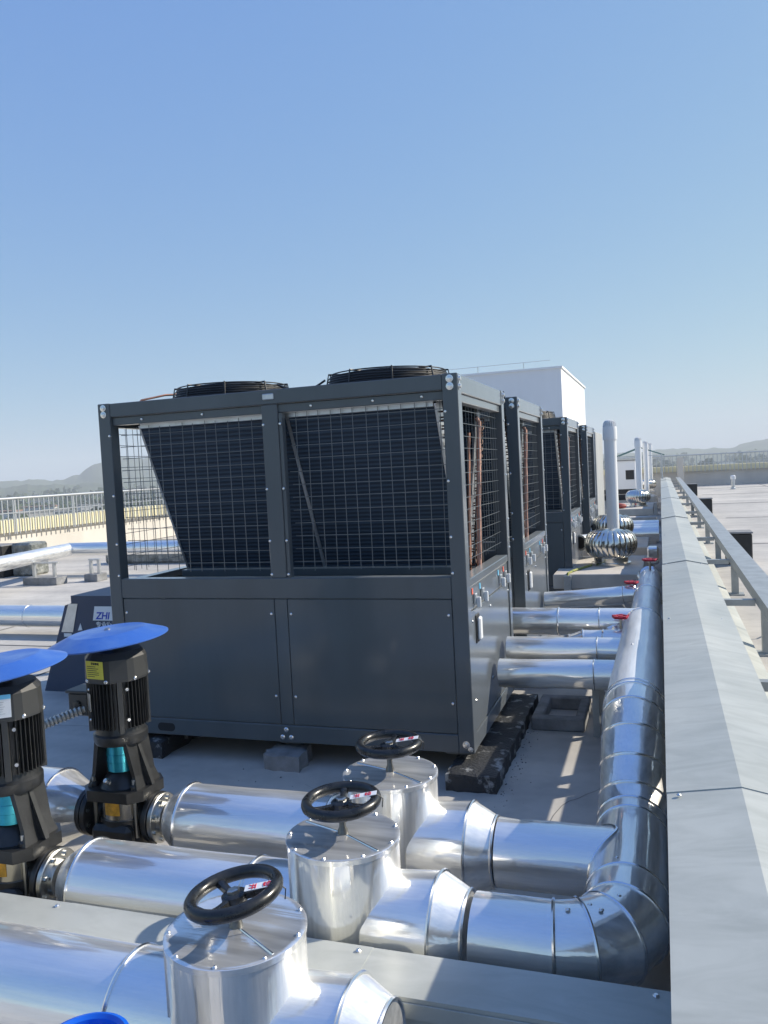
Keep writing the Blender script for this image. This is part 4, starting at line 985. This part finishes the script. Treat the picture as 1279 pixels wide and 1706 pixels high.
# ------------------------------------------------------------------ turbine vents on slabs, vent pipes
def make_turbine(loc, label):
    t = thing('turbine_vent', label, 'roof vent', loc, 0, 'round stainless turbine vents')
    MB().lathe([(0.225, 0), (0.225, 0.03), (0.195, 0.035), (0.195, 0.09), (0.205, 0.10)], (0,0,0), (0,0,1), 40).build('base_collar', M['turbine'], t)
    n = 26; zc, hr = 0.245, 0.17
    V = []; F = []; dw = 2*PI/n
    for k in range(12):
        ph = -1.15+2.45*k/11; cs = max(0.0, math.cos(ph)); r_ = 0.10+0.20*cs**0.75
        z = zc+hr*math.sin(ph)
        for (fa, dr) in ((-0.62, 0.0), (-0.2, 0.004), (0.25, -0.004), (0.62, -0.042*cs**0.6)):
            a = fa*dw; V.append(((r_+dr)*math.cos(a), (r_+dr)*math.sin(a), z))
    for k in range(11):
        for i in range(3): F.append((k*4+i, k*4+i+1, k*4+i+5, k*4+i+4))
    me = MB().add(V, F).mesh('vane', M['turbine'], True, 50)
    for i in range(n): spawn('vane', me, t, (0,0,0), (0,0,2*PI*i/n))
    MB().lathe([(0.15, zc+hr*0.86), (0.155, zc+hr*0.93), (0.10, zc+hr*1.02), (0.02, zc+hr*1.06)], (0,0,0), (0,0,1), 32).build('crown_plate', M['turbine'], t)
    MB().lathe([(0.205, 0.095), (0.20, 0.115), (0.185, 0.12)], (0,0,0), (0,0,1), 32).build('lower_ring', M['turbine'], t)
    return t
def make_slab(x0, x1, y0, y1, z, label):
    s = thing('vent_slab', label, 'slab', ((x0+x1)/2, (y0+y1)/2, 0)); w, d = (x1-x0)/2, (y1-y0)/2
    MB().bbox(-w, w, -d, d, z-0.16, z, 0.008).build('slab_top', M['slabtop'], s)
    MB().box(-w+0.12, w-0.12, -d+0.15, d-0.15, 0, z-0.16).build('slab_curb', M['concrete'], s, False)
    return s
ZS = 0.45
make_slab(-1.16, -0.22, 9.05, 10.75, ZS, 'nearest raised concrete slab carrying a turbine vent')
TV = make_turbine((-0.585, 9.9, ZS), 'nearest and largest stainless turbine vent on the concrete slab')
for (x, y, z, lb, sl_) in ((-0.70, 12.45, ZS, 'second stainless turbine vent, half hidden by the white vent pipe', (-1.1, -0.20, 11.75, 13.2)),
                      (-0.56, 21.4, ZS, 'third stainless turbine vent, beside the second white vent pipe', (-1.3, -0.2, 20.4, 22.8)),
                      (-0.46, 30.4, ZS, 'farthest and smallest stainless turbine vent', (-1.2, -0.2, 29.9, 31))):
    c = copy_tree(TV); c.location = (x, y, z); c['label'] = lb
    make_slab(*sl_, z, f'raised concrete slab under the {lb.split()[0]} turbine vent')
make_slab(-1.3, -0.2, 26.4, 28.0, 0.45, 'empty raised concrete slab far along the roof')
def vent_pipe(loc, h, label):
    v = thing('vent_pipe', label, 'vent pipe', loc, 0, 'tall white vent pipes')
    MB().lathe([(0.088, 0), (0.080, h*0.3), (0.080, h-0.26)], (0,0,0), (0,0,1), 32).build('pipe', M['pvc'], v)
    MB().lathe([(0.092, h-0.262), (0.092, h-0.12), (0.088, h-0.09)], (0,0,0), (0,0,1), 32).build('socket', M['pvc'], v)
    cp = MB().lathe([(0.066, h-0.09), (0.066, h-0.03)], (0,0,0), (0,0,1), 24).build('cap_core', M['pvc'], v)
    for k in range(18):
        a = 2*PI*k/18; c_, s_ = math.cos(a), math.sin(a)
        MB().tube([(0.084*c_, 0.084*s_, h-0.09), (0.076*c_, 0.076*s_, h-0.04), (0.055*c_, 0.055*s_, h-0.012)], 0.006, 5).build('cap_rib', M['pvc'], cp)
    MB().lathe([(0.06, h-0.03), (0.055, h-0.008), (0.03, h)], (0,0,0), (0,0,1), 24).build('cap_top', M['pvc'], v)
    return v
VPp = vent_pipe((-0.625, 11.30, 0.0), 2.20, 'nearest and tallest-looking white plastic vent pipe behind the turbine vent')
for (x, y, lb) in ((-0.55, 22.7, 'second white plastic vent pipe along the roof'), (-0.465, 29.0, 'third white plastic vent pipe along the roof'), (-0.385, 34.0, 'farthest white plastic vent pipe')):
    c = copy_tree(VPp); c.location = (x, y, 0); c['label'] = lb
# bits on and round the slabs
tag(MB().tube([(-0.80, 9.75, 0.462), (-0.88, 9.5, 0.464), (-0.96, 9.25, 0.466), (-1.0, 9.06, 0.46), (-1.0, 9.035, 0.40), (-1.0, 9.035, 0.1)], 0.013, 8).build('earth_cable', M['hose'], None), 'green and yellow striped earth cable lying over the nearest slab edge', 'cable')
tag(MB().bbox(-1.04, -0.96, 9.005, 9.046, 0.0, 0.44, 0.004).build('flat_post', M['gratbar'], None), 'flat grey steel post against the front of the nearest slab', 'post')
bag = MB().lathe([(0.02, 0), (0.16, 0.015), (0.19, 0.06), (0.15, 0.11), (0.05, 0.13)], (0,0,0), (0,0,1), 14)
o = tag(bag.build('red_bundle', M['brownhose'], None), 'small dull red bundle lying on the slab of the third turbine vent', 'bundle'); o.location = (-1.03, 20.75, ZS); o.scale = (1.2, 0.8, 1)
for k, (yy, zz) in enumerate(((14.1, 0.42), (14.6, 0.42), (15.1, 0.44))):
    p = thing('cross_pipe', ['nearest', 'middle', 'farthest'][k]+' of three foil-clad pipes lying crosswise past the second turbine vent', 'pipe')
    section('pipe_section', (-0.98, yy, zz), (-0.06, yy, zz), None, None, 0.13, M['alu_x'], p); bead((-0.5, yy, zz), (1,0,0), 0.131, p)
for k, yy in enumerate((11.1, 16.6, 18.8, 24.4, 28.6)):
    st = tag(MB().bbox(-1.2, -0.12, yy, yy+0.45, 0.0, 0.36, 0.008).build('curb_block', M['concrete'], None), ['first','second','third','fourth','farthest'][k]+' low concrete curb block along the roof left of the ridge cover, counting away', 'curb')
tag(MB().bbox(-1.62, -1.02, 14.2, 15.9, 0.05, 2.15, 0.01).build('grey_cabinet', mat('grey_cabinet', (0.36,0.37,0.37), 0.5, var=0.06, vscale=2), None), 'tall plain light grey cabinet beyond the farthest heat pump', 'cabinet')
tag(MB().bbox(-0.20, -0.06, 11.0, 11.25, 0.3, 0.52, 0.02).build('foil_box', M['wrap'], None), 'small foil-wrapped fitting against the ridge cover beyond the nearest slab', 'fitting')

# ------------------------------------------------------------------ dark boxes right of the rail, roof stub
def dark_box(x0, x1, y0, y1, h, label, grp='black boxes along the steel rail'):
    b = thing('black_box', label, 'box', ((x0+x1)/2, (y0+y1)/2, RZ if x0 > 0 else 0), 0, grp); w, d = (x1-x0)/2, (y1-y0)/2
    MB().bbox(-w, w, -d, d, 0.0, h-0.02, 0.012).build('box_body', M['blackbox'], b)
    MB().bbox(-w-0.008, w+0.008, -d-0.008, d+0.008, h-0.02, h, 0.004).build('box_lid', M['greyblock'], b)
dark_box(0.70, 0.98, 10.3, 10.6, 0.38, 'nearest and largest black box right of the steel rail')
dark_box(0.72, 0.99, 18.2, 18.5, 0.38, 'second black box right of the steel rail, smaller in view')
dark_box(0.76, 1.06, 27.2, 27.5, 0.38, 'farthest black box right of the steel rail')
stb = thing('roof_stub', 'short pale vent stub standing alone on the far right roof', 'vent pipe', (2.38, 31.0, RZ))
MB().lathe([(0.09, 0), (0.09, 0.04), (0.06, 0.06), (0.06, 0.35)], (0,0,0), (0,0,1), 16).build('stub_pipe', M['galv'], stb); MB().lathe([(0.085, 0.35), (0.085, 0.46), (0.05, 0.49)], (0,0,0), (0,0,1), 16).build('stub_cap', M['pvc'], stb)
tag(MB().tube([(0.70, 6.3, 0.805), (0.74, 6.4, 0.79), (0.78, 6.35, 0.60), (0.75, 6.3, 0.50), (0.72, 6.4, 0.40)], 0.007, 6).build('wire_loop', M['cream'], None), 'loose loop of pale wire hanging on the outer side of the rail', 'wire')
tag(MB().tube([(0.40, 4.25, 0.516), (0.43, 4.1, 0.50), (0.445, 3.95, 0.493), (0.47, 3.85, 0.481)], 0.006, 6).build('loose_cable', M['yellow'], None), 'short yellow cable end lying on the flashing beside the ridge cover', 'cable')

# ------------------------------------------------------------------ parapets with railings
XP = -14.2
par = thing('parapet_wall', 'long sunlit parapet wall with cream band on the left', 'wall')
MB().box(XP-0.25, XP, -10, 35.5, 0.0, 0.70).build('wall', M['parapet'], par, False)
MB().box(XP-0.35, XP+0.12, -10, 35.5, 0.70, 0.99).build('coping_band', M['cream'], par, False)
YF = 35.7
par2 = thing('parapet_wall', 'far shaded parapet wall closing the roof at the end', 'wall')
MB().box(-14.6, 46, YF, YF+0.25, 0.0, 0.985).build('wall', M['parapet'], par2, False)
MB().box(-14.6, 46, YF-0.12, YF+0.35, 0.985, 1.20).build('coping_band', M['cream'], par2, False)
rl = thing('parapet_railing', 'pale steel railing with thin balusters above the left parapet', 'railing', (XP+0.17, 0, 0))
MB().cyl((0, 5, 1.475), (0, 35.4, 1.475), 0.030, 12).build('top_rail', M['railing'], rl)
MB().box(-0.012, 0.012, 5, 35.4, 1.135, 1.155).build('lower_rail', M['railing'], rl, False)
bme = MB().box(-0.013, 0.013, -0.013, 0.013, 0.66, 1.455).mesh('baluster', M['railing'], False)
y = 11.0
while y < 35: spawn('baluster', bme, rl, (0, y, 0)); y += 0.165 if y < 30 else 0.3
bme3 = MB().box(-0.025, 0.025, -0.02, 0.02, 0.66, 1.455).mesh('rail_post', M['railing'], False)
y = 11.08
while y < 35: spawn('rail_post', bme3, rl, (-0.03, y, 0)); y += 1.98
rl2 = thing('parapet_railing', 'pale steel railing with balusters above the far end parapet', 'railing', (0, YF-0.16, 0))
MB().cyl((-14, 0, 1.635), (45, 0, 1.635), 0.024, 10).build('top_rail', M['railing'], rl2)
MB().box(-14, 45, -0.010, 0.010, 1.30, 1.315).build('lower_rail', M['railing'], rl2, False)
bme2 = MB().box(-0.014, 0.014, -0.014, 0.014, 0.94, 1.62).mesh('baluster', M['railing'], False)
x = -4.5
while x < 9.5: spawn('baluster', bme2, rl2, (x, 0, 0)); x += 0.155
tag(MB().bbox(0.63, 0.86, 34.7, 35.0, 0.0, 1.58, 0.01).build('parapet_pillar', M['parapet'], None), 'square cream pillar standing at the far parapet above the rail end', 'pillar')

# ------------------------------------------------------------------ left: raised pipes, feet, boxes
def galv_leg(t, x, y, top):
    MB().bbox(x-0.025, x+0.025, y-0.025, y+0.025, 0.12, top, 0.003).build('leg', M['galv'], t)
lpipe = thing('raised_pipe', 'raised foil-clad pipe bending across the sunlit roof on the left', 'pipe')
pipe_run(lpipe, [(-9.4, 6.2, 0.47), (-10.85, 12.95, 0.47), (-6.0, 13.05, 0.47)], 0.125, [M['alu_y'], M['alu_x']])
def stand(x, y, w, lb):
    t = thing('pipe_stand', lb, 'pipe stand', (x, y, 0))
    MB().bbox(-w, w, -0.14, 0.14, 0.0, 0.13, 0.006).build('concrete_foot', M['greyblock'], t)
    galv_leg(t, -w*0.6, 0, 0.36); galv_leg(t, w*0.6, 0, 0.36); MB().box(-w*0.8, w*0.8, -0.03, 0.03, 0.362, 0.39).build('cross_bar', M['galv'], t, False)
stand(-10.25, 11.55, 0.36, 'wide two-legged steel stand on concrete foot under raised pipe')
stand(-9.50, 11.95, 0.14, 'narrow steel stand on small concrete foot under raised pipe')
stand(-7.2, 13.05, 0.2, 'steel stand under the raised pipe hidden mostly behind heat pump')
lp2 = thing('low_pipe', 'low foil-clad pipe lying across the roof left of the dark cabinet', 'pipe')
section('pipe_section', (-12.5, 7.6, 0.21), (-7.0, 7.6, 0.21), None, None, 0.125, M['alu_x'], lp2); bead((-7.0, 7.6, 0.21), (1,0,0), 0.126, lp2)
section('pipe_section', (-7.0, 7.6, 0.21), (-3.3, 7.62, 0.21), None, None, 0.125, M['alu_x'], lp2)
for xx in (-9.5, -5.2): MB().box(xx-0.1, xx+0.1, 7.45, 7.75, 0.0, 0.085).build('pipe_rest', M['concrete'], lp2, False)
dark_box(-12.75, -11.98, 12.4, 12.95, 0.62, 'black box at the left edge behind the raised pipe', 'boxes left of the heat pumps')
wb = thing('wrapped_bale', 'film-wrapped grey bale beside the black box at the left', 'bale', (-11.72, 12.85, 0))
MB().bbox(-0.24, 0.24, -0.25, 0.25, 0.0, 0.64, 0.04).build('bale_body', M['plasticwrap'], wb)
tag(MB().bbox(-11.2, -5.0, 14.4, 14.9, 0.0, 0.30, 0.05).build('wrapped_stack', M['plasticwrap'], None), 'long low film-wrapped grey stack behind the raised pipe', 'stack')

# ------------------------------------------------------------------ white tower, gable frame, hut
tw = thing('stair_tower', 'plain white rendered stair tower rising behind the heat pumps', 'tower', (-2.87, 26.4, 0))
TH = 4.6
MB().box(-7.5, 0, 0, 8.4, 0.0, TH).build('wall', M['tower'], tw, False)
MB().box(-7.55, 0.05, -0.05, 8.45, TH, TH+0.06).build('coping', M['tower'], tw, False)
for z in (2.62, 3.05): MB().box(-7.506, 0.006, -0.006, 8.406, z, z+0.02).build('wall_joint', M['parapet'], tw, False)
MB().box(0.0, 0.02, 3.3, 4.7, 2.0, 2.6).build('louvre_frame', M['greyblock'], tw, False)
for k in range(5): MB().box(0.02, 0.035, 3.36, 4.64, 2.05+0.11*k, 2.11+0.11*k).build('louvre_slat', M['gratbar'], tw, False)
for xx in (-7.2, -5.7, -4.2, -2.7, -1.2):
    MB().cyl((xx, 0.25, TH+0.06), (xx, 0.25, TH+0.30), 0.012, 6).build('lightning_post', M['railing'], tw)
MB().cyl((-7.4, 0.25, TH+0.26), (-0.35, 0.25, TH+0.30), 0.009, 6).build('lightning_wire', M['railing'], tw)
gf = thing('gable_frame', 'open green steel gable frame at the far end of the roof', 'frame', (-0.75, 33.0, 0))
for xx in (-0.85, 0.80):
    for yy in (0, 1.6): MB().box(xx-0.025, xx+0.025, yy-0.025, yy+0.025, 0.0, 1.74).build('post', M['railing'], gf, False)
for yy in (0, 1.6):
    for a in ((-0.95, 1.70), (0.90, 1.70)):
        MB().tube([(a[0], yy, a[1]), (0.0, yy, 2.04)], 0.025, 6).build('rafter', M['greensteel'], gf)
    MB().box(-0.87, 0.82, yy-0.015, yy+0.015, 1.69, 1.72).build('tie_beam', M['railing'], gf, False)
for (xx, zz) in ((0.0, 2.04), (-0.93, 1.71), (0.88, 1.71)):
    MB().tube([(xx, -0.1, zz), (xx, 1.7, zz)], 0.025, 6).build('roof_beam', M['greensteel'], gf)
hu = thing('white_hut', 'small white flat-roofed hut under the green gable frame', 'hut', (-1.25, 32.0, 0))
MB().box(-0.75, 0.35, 0, 0.9, 0.0, 1.55).build('wall', M['tower'], hu, False); MB().box(-0.78, 0.38, -0.03, 0.93, 1.55, 1.59).build('roof', M['greyblock'], hu, False)
MB().box(0.0, 0.3, -0.012, 0.0, 0.85, 1.20).build('door', M['blackbox'], hu, False)
for k, (xx, yy) in enumerate(((-0.75, 29.6), (-0.75, 25.4))):
    tag(MB().bbox(xx-1.2, xx+0.1, yy, yy+0.18, 0.42, 0.58, 0.01).build('dark_beam', M['gap'], None), ['far', 'nearer'][k]+' dark steel beam lying across curbs beyond the second vent pipe', 'beam')
for k, (yy, x0, x1) in enumerate(((25.42, -1.9, -0.75), (29.62, -1.9, -0.75))):
    tag(MB().box(x0, x1, yy, yy+0.14, 0.0, 0.419).build('beam_curb', M['concrete'], None, False), ['nearer', 'far'][k]+' concrete curb carrying a dark steel beam', 'curb')

# ------------------------------------------------------------------ town and trees below
rnd = random.Random(11)
hb = {}
for kind, (mw, mr) in enumerate((('house', 'greyblock'), ('house2', 'greyblock'), ('house', 'houseroof'))):
    w, d, h = 1, 1, 1
    hb[kind] = (MB().box(-.5, .5, -.5, .5, 0, 1).mesh('wall', M[mw], False), MB().box(-.53, .53, -.53, .53, 1.0, 1.06).mesh('roof', M[mr], False))
wme = MB().box(-0.35, -0.15, -0.515, -0.5, 0.55, 0.8).box(0.15, 0.35, -0.515, -0.5, 0.55, 0.8).mesh('window', M['farpane'], False)
wone = MB().box(-0.08, 0.08, -0.515, -0.5, 0, 0.16).mesh('window', M['farpane'], False)
for i in range(64):
    left = i < 46
    a = R(rnd.uniform(-47, -33)) if left else R(rnd.uniform(-2, 13)); d = 160+900*rnd.random()**1.3
    if not left: d += 350
    w, dp, h = rnd.uniform(9, 26), rnd.uniform(8, 14), rnd.uniform(5, 15)
    kd = rnd.choice((0, 0, 1, 2))
    t = thing('town_building', 'pale low building in the town below beyond the left railing' if left else 'pale low building in the hazy town beyond the far right railing', 'building', (math.sin(a)*d, math.cos(a)*d, GZ), -a+rnd.uniform(-.5, .5), 'town buildings beyond the left railing' if left else 'town buildings beyond the far railing')
    spawn('wall', hb[kd][0], t, (0,0,0), (0,0,0), (w, dp, h)); spawn('roof', hb[kd][1], t, (0,0,0), (0,0,0), (w, dp, h))
    if d < 420:
        for fx in (-0.33, -0.11, 0.11, 0.33):
            for fz in (0.2, 0.6): spawn('window', wone, t, (fx*w, 0, fz*h), (0,0,0), (w, dp, h))
# tree masses as one object of leaf clumps
V = []; F = []
def clump(cx, cy, cz, r, n):
    for _ in range(n):
        u_ = rnd.uniform(-1, 1); a = rnd.uniform(0, 2*PI); q = math.sqrt(1-u_*u_); rr = r*rnd.uniform(0.55, 1.05)
        p = Vector((cx+rr*q*math.cos(a), cy+rr*q*math.sin(a), cz+rr*0.8*u_)); s = r*rnd.uniform(0.18, 0.38)
        e1 = Vector((rnd.uniform(-1,1), rnd.uniform(-1,1), rnd.uniform(-1,1))).normalized(); e2 = e1.cross(Vector((rnd.uniform(-1,1), rnd.uniform(-1,1), 0.3))).normalized()
        k = len(V); V.extend([tuple(p-e1*s), tuple(p+e2*s), tuple(p+e1*s), tuple(p-e2*s)]); F.append((k, k+1, k+2, k+3))
for i in range(1100):
    left = rnd.random() < 0.72
    a = R(rnd.uniform(-49, -31)) if left else R(rnd.uniform(-4, 16)); d = 90+1500*rnd.random()**1.6
    if not left: d += 300
    r_ = rnd.uniform(3, 7)*(1+d/1200)
    clump(math.sin(a)*d, math.cos(a)*d, GZ+r_*0.8, r_, 30)
tag(MB().add(V, F).build('far_trees', M['wood'], None, False), 'dark green mass of trees in the valley beyond the railings', 'trees', None, 'stuff')

# ------------------------------------------------------------------ haze over the whole valley
hz = MB().box(-2800, 2800, -500, 2750, GZ-6, 110).build('haze', None, None, False)
hm = bpy.data.materials.new('haze'); hm.use_nodes = True; n = hm.node_tree.nodes; n.remove(n['Principled BSDF'])
pv = n.new('ShaderNodeVolumePrincipled'); pv.inputs['Color'].default_value = (0.89, 0.94, 0.985, 1); pv.inputs['Density'].default_value = 0.00042; pv.inputs['Anisotropy'].default_value = 0.0
hm.node_tree.links.new(pv.outputs[0], n['Material Output'].inputs['Volume'])
hz.data.materials.append(hm); tag(hz, 'pale haze filling the air over the valley', 'haze', None, 'stuff')
